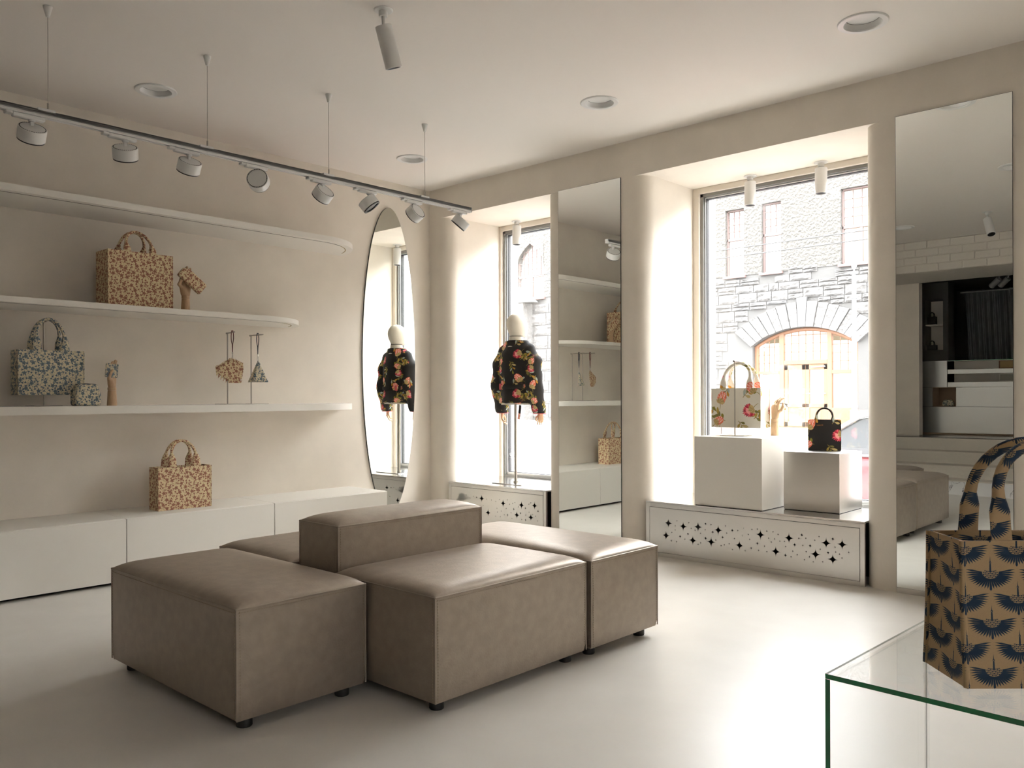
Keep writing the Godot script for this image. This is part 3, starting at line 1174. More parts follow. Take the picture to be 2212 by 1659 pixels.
func build_room() -> void:
	var f := structure("floor", "pale beige poured cement floor of the shop")
	box_part(f, "slab", Vector3(-0.3, -0.2, -0.1), Vector3(7.9, 0.0, 10.0), M.floor_cement, 0.0)
	var c := structure("ceiling", "plain warm white plaster ceiling")
	var slab := CSGBox3D.new()
	slab.name = "plaster"
	slab.size = Vector3(8.2, 0.2, 10.1)
	slab.position = Vector3(3.8, CEIL + 0.1, 4.95)
	slab.material = M.ceiling_paint
	for q in DOWNLIGHTS:
		var hole := CSGCylinder3D.new()
		hole.name = "hole"
		hole.operation = CSGShape3D.OPERATION_SUBTRACTION
		hole.radius = 0.094
		hole.height = 0.07
		hole.sides = 48
		hole.position = Vector3(q[0] - 3.8, -0.1, q[1] - 4.95)
		slab.add_child(hole, true)
	c.add_child(slab)
	var l := structure("wall_left", "beige wall that carries the shelves")
	box_part(l, "plaster", Vector3(-0.3, 0, 0), Vector3(0, CEIL, 10.0), M.wall_paint, 0.0)
	# right wall with a glazed opening added to bring in light from the right
	var rr := structure("wall_right", "beige wall with an added glazed opening")
	for q in [[-0.1, 0.0, ADDED_OPENING[0], CEIL], [ADDED_OPENING[1], 0.0, 10.0, CEIL], [ADDED_OPENING[0], ADDED_OPENING[2], ADDED_OPENING[1], CEIL]]:
		box_part(rr, "plaster", Vector3(7.6, q[1], q[0]), Vector3(7.9, q[3], q[2]), M.wall_paint, 0.0)
	var en := structure("added_opening_1", "grey framed glazed opening added in the right wall for daylight")
	for q in [[ADDED_OPENING[0], ADDED_OPENING[0] + 0.06], [(ADDED_OPENING[0] + ADDED_OPENING[1]) / 2 - 0.04, (ADDED_OPENING[0] + ADDED_OPENING[1]) / 2 + 0.04], [ADDED_OPENING[1] - 0.06, ADDED_OPENING[1]]]:
		box_part(en, "stile", Vector3(7.72, 0, q[0]), Vector3(7.78, ADDED_OPENING[2], q[1]), M.frame_grey, 0.004)
	for q in [[0.0, 0.1], [ADDED_OPENING[2] - 0.06, ADDED_OPENING[2]]]:
		box_part(en, "rail", Vector3(7.722, q[0], ADDED_OPENING[0] + 0.06), Vector3(7.778, q[1], ADDED_OPENING[1] - 0.06), M.frame_grey, 0.004)
	box_part(en, "pane", Vector3(7.746, 0.1, ADDED_OPENING[0] + 0.06), Vector3(7.754, ADDED_OPENING[2] - 0.06, ADDED_OPENING[1] - 0.06), M.window_glass, 0.0)
	# the window wall: lintel, piers with rounded edges, walls under the windows
	var w := structure("wall_window", "beige wall with deep window niches between rounded piers")
	box_part(w, "lintel", Vector3(-0.3, SOFFIT, OUT_Z), Vector3(7.9, CEIL, 0), M.wall_paint, 0.0)
	var edges := [-0.3]
	for n in NICHES:
		edges.append(n[0])
		edges.append(n[1])
	edges.append(7.9)
	for k in NICHES.size() + 1:
		var x0: float = edges[k * 2]
		var x1: float = edges[k * 2 + 1]
		var p := PackedVector2Array([Vector2(x0, OUT_Z), Vector2(x1, OUT_Z)])
		if k < NICHES.size():
			for q in arc(Vector2(x1 - R_IN, -R_IN), R_IN, 0, PI / 2, 14):
				p.append(q)
		else:
			p.append(Vector2(x1, 0))
		if k > 0:
			for q in arc(Vector2(x0 + R_IN, -R_IN), R_IN, PI / 2, PI, 14):
				p.append(q)
		else:
			p.append(Vector2(x0, 0))
		part(w, "pier", column(p, 0, SOFFIT), M.wall_paint)
	for n in NICHES:
		box_part(w, "parapet", Vector3(n[0], -0.4, OUT_Z), Vector3(n[1], 0.372, GLASS_Z + 0.05), M.wall_paint, 0.0)
	# unseen storeys, tall enough to shade the house opposite, and the pavement-side footing
	box_part(w, "unseen_storeys", Vector3(-14, CEIL + 0.2, OUT_Z - 0.02), Vector3(16, 28.0, 0.2), M.render_white, 0.0)
	box_part(w, "street_front", Vector3(-14, -0.4, OUT_Z), Vector3(-0.3, CEIL + 0.2, OUT_Z + 0.3), M.render_white, 0.0)
	box_part(w, "street_front", Vector3(7.9, -0.4, OUT_Z), Vector3(16, CEIL + 0.2, OUT_Z + 0.3), M.render_white, 0.0)
	box_part(w, "footing", Vector3(-0.3, -0.4, OUT_Z), Vector3(7.9, 0, -0.1), M.render_white, 0.0)
	box_part(w, "header", Vector3(-0.3, CEIL, OUT_Z), Vector3(7.9, CEIL + 0.2, -0.1), M.render_white, 0.0)
	var names := ["window_1", "window_2", "window_3"]
	for k in NICHES.size():
		build_window(names[k], NICHES[k][0], NICHES[k][1], k)
	build_back()

func build_window(called: String, x0: float, x1: float, k: int) -> void:
	var t := structure(called, ["tall grey framed shop window behind the mannequin", "wide grey framed shop window behind the two display cubes", "grey framed shop window at the right end of the wall"][k])
	var a := x0 + (0.03 if k == 0 else 0.055)
	var b := x1 - 0.05
	var y0 := 0.372
	var y1 := SOFFIT - 0.045
	# plaster stop round the frame
	for q in [[Vector3(x0, y0, GLASS_Z), Vector3(a, SOFFIT, GLASS_Z + 0.06)], [Vector3(b, y0, GLASS_Z), Vector3(x1, SOFFIT, GLASS_Z + 0.06)], [Vector3(a, y1, GLASS_Z), Vector3(b, SOFFIT, GLASS_Z + 0.06)]]:
		box_part(t, "plaster_stop", q[0], q[1], M.wall_paint, 0.003)
	for q in [[0.0, 0.026, 0.05, "frame_grey", "outer_frame"], [0.026, 0.036, 0.034, "frame_light", "glazing_bead"], [0.036, 0.041, 0.022, "gasket", "gasket_strip"]]:
		var i: float = q[0]
		var o: float = q[1]
		var z1: float = GLASS_Z + q[2] - 0.01
		var m: Material = M[q[3]]
		var lift := 0.0 if q[4] == "outer_frame" else 0.012
		box_part(t, q[4], Vector3(a + i, y0, GLASS_Z - 0.03), Vector3(a + o, y1 - i, z1), m, 0.002)
		box_part(t, q[4], Vector3(b - o, y0, GLASS_Z - 0.03), Vector3(b - i, y1 - i, z1), m, 0.002)
		box_part(t, q[4], Vector3(a + i, y1 - o, GLASS_Z - 0.03), Vector3(b - i, y1 - i, z1), m, 0.002)
		box_part(t, q[4], Vector3(a + i, y0 + i + lift, GLASS_Z - 0.03), Vector3(b - i, y0 + o + lift + 0.012, z1), m, 0.002)
	box_part(t, "pane", Vector3(a + 0.038, y0 + 0.045, GLASS_Z - 0.012), Vector3(b - 0.038, y1 - 0.038, GLASS_Z - 0.004), M.window_glass, 0.0)
	# white outer jambs and sill on the street side
	box_part(t, "outer_jamb", Vector3(x0 - 0.01, y0, OUT_Z - 0.01), Vector3(a + 0.036, y1, GLASS_Z - 0.03), M.render_white, 0.0)
	box_part(t, "outer_jamb", Vector3(b - 0.036, y0, OUT_Z - 0.01), Vector3(x1 + 0.01, y1, GLASS_Z - 0.03), M.render_white, 0.0)
	if k == 1:
		var fnt := SystemFont.new()
		fnt.font_names = PackedStringArray(["Droid Serif"])
		var tm := TextMesh.new()
		tm.font = fnt
		tm.text = "O"
		tm.font_size = 48
		tm.pixel_size = 0.0021
		tm.depth = 0.002
		tm.curve_step = 1.0
		part(t, "lettering", tm, M.decal_white, Vector3(3.575, 0.502, GLASS_Z - 0.001))
	if k == 0:
		var fnt := SystemFont.new()
		fnt.font_names = PackedStringArray(["Droid Sans"])
		var tm := TextMesh.new()
		tm.font = fnt
		tm.text = "SAC"
		tm.font_size = 32
		tm.pixel_size = 0.0022
		tm.depth = 0.002
		tm.curve_step = 1.0
		part(t, "lettering", tm, M.decal_white, Vector3(0.375, 0.585, GLASS_Z - 0.001))

func build_back() -> void:
	# what the tall mirror shows of the rear of the shop: steps, a brick beam, a dark counter room
	var s := structure("floor", "white painted steps up to the dark rear floor")
	var zs := [5.457, 5.77, 6.08, 6.38]
	var hs := [0.165, 0.31, 0.455, 0.605]
	box_part(s, "marble_riser", Vector3(-0.0, 0, zs[0]), Vector3(7.6, hs[0] - 0.012, zs[0] + 0.02), M.marble, 0.002)
	for k in 4:
		box_part(s, "step", Vector3(0, 0 if k else 0.0, zs[k] + (0.02 if k == 0 else 0.0)), Vector3(7.6, hs[k] - (0.012 if k == 0 else 0.0), zs[k + 1] if k < 3 else 6.6), M.rough_white, 0.004)
	box_part(s, "step_edge", Vector3(0, hs[0] - 0.012, zs[0] - 0.01), Vector3(7.6, hs[0], zs[1]), M.rough_white, 0.003)
	box_part(s, "upper_floor", Vector3(0, 0.3, 6.42), Vector3(7.6, hs[3] + 0.008, 10.0), M.dark_floor, 0.002)
	var w := structure("wall_back", "painted brick beam over the steps")
	box_part(w, "beam", Vector3(0, 2.653, 5.812), Vector3(7.6, CEIL, 6.86), M.rough_white, 0.004)
	var br := bev(Vector3(-0.128, -0.044, -0.006), Vector3(0.128, 0.044, 0.006), 0.005)
	for row in 4:
		for k in range(-1, 11):
			var x := 1.5 + k * 0.262 + (0.131 if row % 2 else 0.0)
			part(w, "brick", br, M.rough_white, Vector3(x, 2.653 + 0.0475 + row * 0.0945, 5.808))
	box_part(w, "rear_wall", Vector3(0, 0.6, 8.6), Vector3(7.6, CEIL, 8.7), M.dark_paint, 0.0)
	box_part(w, "partition", Vector3(0.0, 0.6, 6.86), Vector3(2.135, 2.66, 7.0), M.wall_paint, 0.0)
	box_part(w, "dark_ceiling", Vector3(0, 2.70, 6.86), Vector3(7.6, 2.76, 8.6), M.dark_paint, 0.0)
	var n := structure("wall_niche", "dark wall with a pale display recess above the steel counter")
	var zc := 7.36
	for q in [[1.9, 1.62, 2.067, 2.70], [2.293, 1.62, 2.36, 2.70], [2.067, 2.47, 2.293, 2.70], [2.067, 1.62, 2.293, 1.772]]:
		box_part(n, "wall_piece", Vector3(q[0], q[1], zc), Vector3(q[2], q[3], zc + 0.3), M.dark_paint, 0.0)
	box_part(n, "recess_back", Vector3(2.067, 1.772, zc + 0.26), Vector3(2.293, 2.47, zc + 0.3), M.wall_paint, 0.0)
	box_part(n, "recess_shelf", Vector3(2.067, 2.112, zc + 0.01), Vector3(2.293, 2.128, zc + 0.26), M.wall_paint, 0.0)
	for q in [["black handbag with tall handle on the upper recess shelf", 2.128, 0.11, 0.115], ["small black handbag on the lower recess shelf", 1.772, 0.12, 0.075]]:
		var t := thing("handbag", q[0], "handbag", Vector3(2.125, q[1], zc + 0.1), PI, "black bags in the rear recess")
		bag(t, q[2], q[3], 0.06, M.black_leather, M.black_leather, {"rise": 0.06, "spread": 0.03, "tab": 0.015, "handle_r": 0.005, "tab_w": 0.008})
	var ct := thing("steel_counter", "brushed steel counter with an open cubby at the rear of the shop", "counter", Vector3(0, 0.613, 0))
	for q in [[2.0, 0.645, 2.35, 1.01], [2.0, 0.38, 2.165, 0.645], [2.35, 0.645, 2.353, 0.65], [2.46, 0.38, 4.6, 0.645], [2.0, 0.02, 4.6, 0.38]]:
		box_part(ct, "front_panel", Vector3(q[0], q[1], zc - 0.02), Vector3(q[2] - 0.003, q[3] - 0.003, zc), M.steel_counter, 0.001)
	box_part(ct, "base", Vector3(2.0, 0, zc - 0.005), Vector3(4.6, 0.02, zc + 0.3), M.tan_box, 0.001)
	for q in [[0.825, 0.885], [0.645, 0.712]]:
		box_part(ct, "shelf_rail", Vector3(2.353, q[0], zc - 0.015), Vector3(4.6, q[1], zc + 0.02), M.steel_counter, 0.001)
	for q in [[2.165, 0.38, 2.17, 0.645], [2.455, 0.38, 2.46, 0.645], [2.165, 0.38, 2.46, 0.385], [2.165, 0.64, 2.46, 0.645]]:
		box_part(ct, "cubby_side", Vector3(q[0], q[1], zc - 0.018), Vector3(q[2], q[3], zc + 0.25), M.tan_box, 0.0)
	box_part(ct, "cubby_back", Vector3(2.165, 0.38, zc + 0.25), Vector3(2.46, 0.645, zc + 0.255), M.tan_box, 0.0)
	box_part(ct, "display_back", Vector3(2.353, 0.64, zc + 0.3), Vector3(4.6, 1.0, zc + 0.32), M.lining, 0.0)
	box_part(ct, "glass_top", Vector3(2.35, 1.0, zc - 0.02), Vector3(4.6, 1.008, zc + 0.32), M.clear_glass, 0.0)
	box_part(ct, "glass_top_edge", Vector3(2.35, 1.0, zc - 0.022), Vector3(4.6, 1.008, zc - 0.02), M.green_edge, 0.0)
	pouch("small navy patterned pouch in the counter cubby", Vector3(2.34, 1.0, zc + 0.06), PI, 0.15, 0.085, 0.06, M.toile_blue)
	for q in [["gold framed picture standing in the upper display shelf", 0.887, "curtain_gold"], ["grey printed picture standing in the lower display shelf", 0.714, "curtain_pale"]]:
		var t := thing("framed_picture", q[0], "picture", Vector3(3.03, 0.613 + q[1], zc + 0.05))
		box_part(t, "frame", Vector3(-0.07, 0, 0), Vector3(0.2, 0.105, 0.012), M.lining if q[1] < 0.8 else M.orange_wood, 0.002)
		box_part(t, "print", Vector3(-0.055, 0.012, -0.002), Vector3(0.19, 0.095, 0.0), M[q[2]], 0.0)
	# curtain
	var rows := []
	for r in 2:
		var row := []
		for k in 261:
			var u := k / 260.0
			var x := 2.44 + u * 2.2 + (0.05 * (1.0 - u) if r == 0 else 0.0)
			row.append(Vector3(x, 1.62 if r == 0 else 2.60, zc + 0.45 + 0.028 * sin(u * 210.0) + 0.018 * sin(u * 83.0 + 1.0 + r * 0.6)))
		row.reverse()
		rows.append(row)
	var g := Geo.new()
	g.grid(rows)
	var cu := thing("curtain", "dark grey pleated satin curtain above the counter", "curtain")
	part(cu, "fabric", g.mesh(), M.curtain_grey)
	part(cu, "rail", rod(Vector3(2.42, 2.575, zc + 0.36), Vector3(4.6, 2.575, zc + 0.36), 0.012), M.spot_grey)
	for q in [[3.06, 7.0, "left of the pair of grey spotlights before the dark curtain"], [3.16, 7.02, "right of the pair of grey spotlights before the dark curtain"]]:
		cylinder_spot("rear_spotlight", q[2], "spotlights at the rear of the shop", Vector3(q[0], 2.70, q[1]), Vector3(-0.55, -0.45, 0.3), 0.035, 0.15, M.spot_grey, 0.06)

const DOWNLIGHTS := [[0.682, 2.831, "round recessed downlight nearest the left end of the track"], [4.194, 0.806, "round recessed downlight above the tall right mirror"], [2.535, 0.797, "round recessed downlight above the wide window"], [0.69, 0.794, "round recessed downlight near the far ceiling corner"], [4.12, 2.76, "round recessed downlight seen at the right edge of the tall mirror"], [2.60, 4.77, "round recessed downlight seen at the left edge of the tall mirror"]]

func build_fittings() -> void:
	for q in DOWNLIGHTS:
		downlight(q[2], q[0], q[1])
	# suspended track
	var t := thing("light_track", "long white lighting track hung on thin wires before the shelves", "light track", Vector3(1.395, 2.49, 0))
	var g := Geo.new()
	bev_into(g, Vector3(-0.017, 0, 0.846), Vector3(-0.006, 0.035, 5.3), 0.0015)
	bev_into(g, Vector3(0.006, 0, 0.846), Vector3(0.017, 0.035, 5.3), 0.0015)
	bev_into(g, Vector3(-0.017, 0.012, 0.846), Vector3(0.017, 0.035, 5.3), 0.0015)
	for k in 3:
		g.box(Vector3(-0.0176, 0.009 + k * 0.008, 0.847), Vector3(0.0176, 0.0105 + k * 0.008, 5.3))
	part(t, "rail", g.mesh(), M.white_metal)
	box_part(t, "end_cap", Vector3(-0.0175, -0.0005, 0.838), Vector3(0.0175, 0.0355, 0.846), M.white_plastic, 0.002)
	for z in [3.674, 2.865, 2.068, 1.279, 4.48]:
		part(t, "ceiling_cup", lathe([Vector2(0, -0.052), Vector2(0.008, -0.052), Vector2(0.0205, -0.006), Vector2(0.0205, 0), Vector2(0, 0)], 20), M.white_plastic, Vector3(0, CEIL - 2.49, z))
		part(t, "hanging_wire", rod(Vector3(0, 0.06, z), Vector3(0, CEIL - 2.49 - 0.05, z), 0.0015, 6), M.stand_steel)
		part(t, "wire_grip", rod(Vector3(0, 0.04, z), Vector3(0, 0.075, z), 0.0045, 10), M.stand_steel)
		box_part(t, "hanger_clip", Vector3(-0.019, 0.03, z - 0.028), Vector3(0.019, 0.043, z + 0.05), M.white_plastic, 0.002)
	var fw := Vector3(-0.680, 0, -0.733)
	var rt := Vector3(0.733, 0, -0.680)
	var heads := [
		[3.745, 0.45, -0.40, -0.8, "first track spotlight from the left end of the picture"], [3.31, 0.5, -0.18, -0.85, "second track spotlight from the left tilted almost straight down"],
		[2.97, 0.42, -0.38, -0.8, "third track spotlight from the left aimed at the shelves"], [2.554, 0.97, -0.06, -0.2, "track spotlight turned flat to the wall with its round back plate showing"],
		[2.111, 0.42, -0.62, -0.65, "track spotlight fourth from the free end of the track"], [1.759, 0.04, 0.6, -0.78, "track spotlight aimed down towards the sofa, third from the free end"],
		[1.366, 0.45, -0.70, -0.5, "track spotlight above the top of the oval mirror"], [0.94, 0.08, -0.62, -0.72, "last track spotlight at the free end beside the window"]]
	for h in heads:
		spot_head(h[4], Vector3(1.395, 2.405, h[0]), fw * h[1] + rt * h[2] + Vector3.UP * h[3])
	cylinder_spot("ceiling_spotlight", "white tilted cylinder spotlight on the ceiling above the sofa", "cylinder spotlights on the ceiling", Vector3(2.539, CEIL, 2.546), fw * 0.28 + rt * 0.22 + Vector3(0, -0.95, 0))
	cylinder_spot("ceiling_spotlight", "white tilted cylinder spotlight seen only in the tall mirror", "cylinder spotlights on the ceiling", Vector3(3.505, CEIL, 4.532), Vector3(0.28, -0.9, -0.4))
	for q in [[2.865, -0.6, "white cylinder spotlight over the left display cube"], [3.395, -0.6, "white cylinder spotlight over the right display cube"], [0.553, -0.58, "white cylinder spotlight above the mannequin's left shoulder"], [1.2, -0.58, "white cylinder spotlight half hidden by the pier beside the mannequin window"]]:
		cylinder_spot("window_spotlight", q[2], "cylinder spotlights in the window niches", Vector3(q[0], SOFFIT, q[1]), Vector3(0.0, -1, 0.02), 0.041, 0.175, null, 0.042)

# ------------------------------------------------------------------ shelves, cabinets, mirrors
func build_left_wall() -> void:
	for q in [[2.3217, 2.3605, 1.465, "topmost long white wall shelf with a rounded end", "top"], [1.6918, 1.7254, 1.965, "middle long white wall shelf with a rounded end, carrying the large brown bag", "mid"], [1.0515, 1.0999, 1.475, "lowest long white wall shelf with a rounded end, carrying the blue bag", "low"]]:
		var t := thing("wall_shelf", q[3], "shelf", Vector3(0, q[0], 0), 0.0, "rounded wall shelves")
		var p := PackedVector2Array([Vector2(0, 5.2), Vector2(0, q[2] - 0.485)])
		var a := arc(Vector2(0, q[2]), 0.485, -PI / 2, 0, 22)
		for k in range(1, a.size()):
			p.append(a[k])
		p.append(Vector2(0.485, 5.2))
		part(t, "board", column(p, 0, q[1] - q[0]), M.lacquer)
		# light groove under the board
		var gr := PackedVector2Array()
		var inner := arc(Vector2(0, q[2]), 0.425, -PI * 0.42, 0, 18)
		var outer := arc(Vector2(0, q[2]), 0.433, -PI * 0.42, 0, 18)
		gr.append(Vector2(0.425, 5.0))
		for k in range(inner.size() - 1, -1, -1):
			gr.append(inner[k])
		for e in outer:
			gr.append(e)
		gr.append(Vector2(0.433, 5.0))
		part(t, "light_groove", column(gr, -0.0006, 0.0), M.seam_dark)
		var strip := PackedVector2Array()
		var i2 := arc(Vector2(0, q[2]), 0.427, -PI * 0.42, -0.5, 10)
		var o2 := arc(Vector2(0, q[2]), 0.4315, -PI * 0.42, -0.5, 10)
		for k in range(i2.size() - 1, -1, -1):
			strip.append(i2[k])
		for e in o2:
			strip.append(e)
		part(t, "led_strip", column(strip, -0.0012, -0.0006), M.led_strip)
	var zs := [0.909, 1.9185, 2.9458, 3.973, 5.0]
	var lab := ["low white cabinet at the mirror end of the row", "second low white cabinet from the oval mirror, under the small brown bag", "third low white cabinet from the oval mirror", "low white cabinet at the left edge of the picture"]
	for k in 4:
		var t := thing("low_cabinet", lab[k], "cabinet", Vector3(0, 0, zs[k]), 0.0, "low wall cabinets")
		var l: float = zs[k + 1] - zs[k]
		box_part(t, "body", Vector3(0.004, 0.022, 0.002), Vector3(0.488, 0.385, l - 0.002), M.lacquer, 0.001)
		box_part(t, "top_panel", Vector3(0.002, 0.386, 0.0012), Vector3(0.494, 0.4034, l - 0.0012), M.lacquer, 0.002)
		box_part(t, "front_panel", Vector3(0.490, 0.022, 0.0022), Vector3(0.512, 0.400, l - 0.0022), M.lacquer, 0.002)
		box_part(t, "plinth", Vector3(0.01, 0, 0.004), Vector3(0.44, 0.022, l - 0.004), M.black_gap, 0.0)
	# oval mirror
	var o := thing("oval_mirror", "tall frameless oval mirror on the shelf wall", "mirror", Vector3(0.001, 1.465, 0.481))
	for q in [["backing", 0.292, 1.336, 0.0, 0.012, "mirror_edge"], ["mirror_pane", 0.290, 1.334, 0.012, 0.0135, "mirror_glass"]]:
		var p := PackedVector2Array()
		for k in 96:
			p.append(Vector2(q[1] * cos(TAU * k / 96), q[2] * sin(TAU * k / 96)))
		var g := Geo.new()
		plate_into(g, p, q[4] - q[3])
		part(o, q[0], g.mesh(), M[q[5]], Vector3(q[4], 0, 0), Vector3(0, PI / 2, 0))
	var names := ["tall narrow wall mirror between the two display windows", "tall narrow wall mirror right of the wide window"]
	for k in 2:
		var x: float = [1.535, 4.087][k]
		var t := thing("wall_mirror", names[k], "mirror", Vector3(x, 0, 0), 0.0, "tall wall mirrors")
		var y0 := 0.03
		box_part(t, "backing", Vector3(0, y0, 0.001), Vector3(0.6, 2.773, 0.008), M.mirror_edge, 0.0)
		box_part(t, "mirror_pane", Vector3(0.0015, y0 + 0.0015, 0.008), Vector3(0.5985, 2.7715, 0.0088), M.mirror_glass, 0.0)
		box_part(t, "base_strip", Vector3(0, 0, 0.001), Vector3(0.6, y0, 0.012), M.brushed_steel, 0.001)

# ------------------------------------------------------------------ star plinths under the windows
const STARS := [
	[[[0.403, 0.267], [0.663, 0.271], [0.917, 0.25], [1.126, 0.253], [1.269, 0.261], [1.073, 0.167], [1.228, 0.161], [0.50, 0.16], [0.74, 0.155]],
	[[0.6, 0.275], [1.039, 0.212], [1.169, 0.232], [1.307, 0.219], [0.968, 0.157], [1.114, 0.185], [1.17, 0.135], [0.43, 0.2], [0.62, 0.19]],
	[[0.42, 0.286], [0.473, 0.287], [0.442, 0.264], [0.522, 0.263], [0.56, 0.28], [0.724, 0.27], [0.78, 0.267], [0.832, 0.259], [0.875, 0.281], [0.967, 0.284], [0.992, 0.249], [1.027, 0.259], [1.052, 0.268], [1.092, 0.236], [1.208, 0.268], [1.229, 0.281], [0.844, 0.202], [0.893, 0.183], [0.852, 0.171], [0.953, 0.21], [0.93, 0.155], [1.009, 0.179], [0.829, 0.133], [0.884, 0.134], [1.018, 0.132], [1.173, 0.175], [1.21, 0.203], [1.249, 0.187], [1.281, 0.176], [1.302, 0.14], [1.127, 0.134], [0.36, 0.15], [0.56, 0.14], [0.68, 0.21], [0.36, 0.23]]],
	[[[2.535, 0.247], [2.655, 0.236], [2.773, 0.245], [2.515, 0.157], [2.731, 0.147], [2.928, 0.239], [2.874, 0.153], [3.234, 0.242], [3.084, 0.154], [3.428, 0.242], [3.339, 0.145], [3.668, 0.238], [3.601, 0.16], [3.767, 0.241], [3.709, 0.142]],
	[[2.63, 0.163], [2.693, 0.187], [2.831, 0.272], [2.832, 0.173], [2.886, 0.221], [2.96, 0.194], [3.032, 0.248], [3.211, 0.182], [3.404, 0.129], [3.466, 0.203], [3.513, 0.27], [3.567, 0.209], [3.68, 0.18], [3.71, 0.268]],
	[[2.605, 0.27], [2.591, 0.233], [2.59, 0.204], [2.562, 0.183], [2.559, 0.124], [2.602, 0.123], [2.7, 0.266], [2.719, 0.229], [2.669, 0.149], [2.75, 0.219], [2.873, 0.27], [2.828, 0.231], [2.792, 0.203], [2.793, 0.137], [2.773, 0.124], [2.909, 0.169], [2.982, 0.273], [2.991, 0.226], [2.949, 0.137], [2.973, 0.145], [3.009, 0.156], [3.072, 0.251], [3.048, 0.195], [3.033, 0.12], [3.117, 0.272], [3.107, 0.222], [3.148, 0.234], [3.126, 0.124], [3.174, 0.27], [3.212, 0.276], [3.158, 0.203], [3.17, 0.147], [3.221, 0.138], [3.262, 0.17], [3.278, 0.136], [3.278, 0.27], [3.29, 0.225], [3.309, 0.202], [3.321, 0.27], [3.331, 0.225], [3.355, 0.257], [3.367, 0.215], [3.398, 0.217], [3.406, 0.185], [3.442, 0.124], [3.453, 0.161], [3.482, 0.142], [3.493, 0.247], [3.539, 0.253], [3.519, 0.205], [3.541, 0.169], [3.53, 0.117], [3.562, 0.139], [3.586, 0.111], [3.596, 0.247], [3.623, 0.273], [3.631, 0.195], [3.646, 0.119], [3.723, 0.219], [3.727, 0.19], [3.751, 0.18], [3.766, 0.158], [3.807, 0.198]]]]

func star_prism(g: Geo, at: Vector2, r: float, n: int, power: float) -> void:
	var p := []
	for k in n:
		var a := TAU * k / n
		var c := cos(a)
		var s := sin(a)
		p.append(at + Vector2(sign(c) * pow(absf(c), power), sign(s) * pow(absf(s), power)) * r)
	# small square middle keeps the arms from closing
	var z0 := -0.03
	var z1 := 0.03
	for k in n:
		var a: Vector2 = p[k]; var b: Vector2 = p[(k + 1) % n]
		g.tri3(Vector3(at.x, at.y, z1), Vector3(a.x, a.y, z1), Vector3(b.x, b.y, z1))
		g.tri3(Vector3(at.x, at.y, z0), Vector3(b.x, b.y, z0), Vector3(a.x, a.y, z0))
		g.quad(Vector3(a.x, a.y, z0), Vector3(b.x, b.y, z0), Vector3(b.x, b.y, z1), Vector3(a.x, a.y, z1))

func build_plinths() -> void:
	var labels := ["brushed steel window plinth with star cutouts under the mannequin", "long brushed steel window plinth with star cutouts under the display cubes"]
	for k in 2:
		var x0: float = NICHES[k][0]
		var x1: float = NICHES[k][1] + 0.012
		var t := thing("window_plinth", labels[k], "plinth", Vector3.ZERO, 0.0, "star cut steel plinths")
		box_part(t, "top_plate", Vector3(x0 - 0.002, PLINTH - 0.012, GLASS_Z + 0.04), Vector3(x1, PLINTH, 0.002), M.satin_steel, 0.0015)
		var fr := 0.028
		box_part(t, "frame_rail", Vector3(x0 - 0.004, 0, -0.02), Vector3(x0 + fr, PLINTH - 0.012, 0.0), M.brushed_steel, 0.001)
		box_part(t, "frame_rail", Vector3(x1 - fr, 0, -0.02), Vector3(x1, PLINTH - 0.012, 0.0), M.brushed_steel, 0.001)
		box_part(t, "frame_rail", Vector3(x0 + fr, PLINTH - 0.04, -0.02), Vector3(x1 - fr, PLINTH - 0.012, 0.0), M.brushed_steel, 0.001)
		box_part(t, "frame_rail", Vector3(x0 + fr, 0, -0.02), Vector3(x1 - fr, 0.03, 0.0), M.brushed_steel, 0.001)
		var gap := 0.0025
		var a := Vector3(x0 + fr + gap, 0.03 + gap, -0.004)
		var b := Vector3(x1 - fr - gap, PLINTH - 0.04 - gap, 0.0)
		var csg := CSGBox3D.new()
		csg.name = "star_panel"
		csg.size = b - a
		csg.position = (a + b) / 2
		csg.material = M.brushed_steel
		var g := Geo.new()
		for q in STARS[k][0]:
			star_prism(g, Vector2(q[0], q[1]), 0.0385, 48, 4.2)
		for q in STARS[k][1]:
			star_prism(g, Vector2(q[0], q[1]), 0.0145, 32, 4.2)
		for q in STARS[k][2]:
			star_prism(g, Vector2(q[0], q[1]), 0.0088, 32, 4.2)
		var cut := CSGMesh3D.new()
		cut.name = "stars"
		cut.operation = CSGShape3D.OPERATION_SUBTRACTION
		cut.mesh = g.mesh()
		cut.material = M.brushed_steel
		cut.position = -csg.position
		csg.add_child(cut)
		t.add_child(csg)
		box_part(t, "dark_interior", Vector3(x0 + 0.01, 0.005, -0.30), Vector3(x1 - 0.01, PLINTH - 0.014, -0.29), M.black_gap, 0.0)  # black sheet stands for the unlit hollow behind the stars
		if k == 1:
			for q in [[2.729, 2.748], [3.083, 3.115]]:
				box_part(t, "radiator_fin", Vector3(q[0], 0.05, -0.06), Vector3(q[1], 0.34, -0.04), M.white_plastic, 0.002)

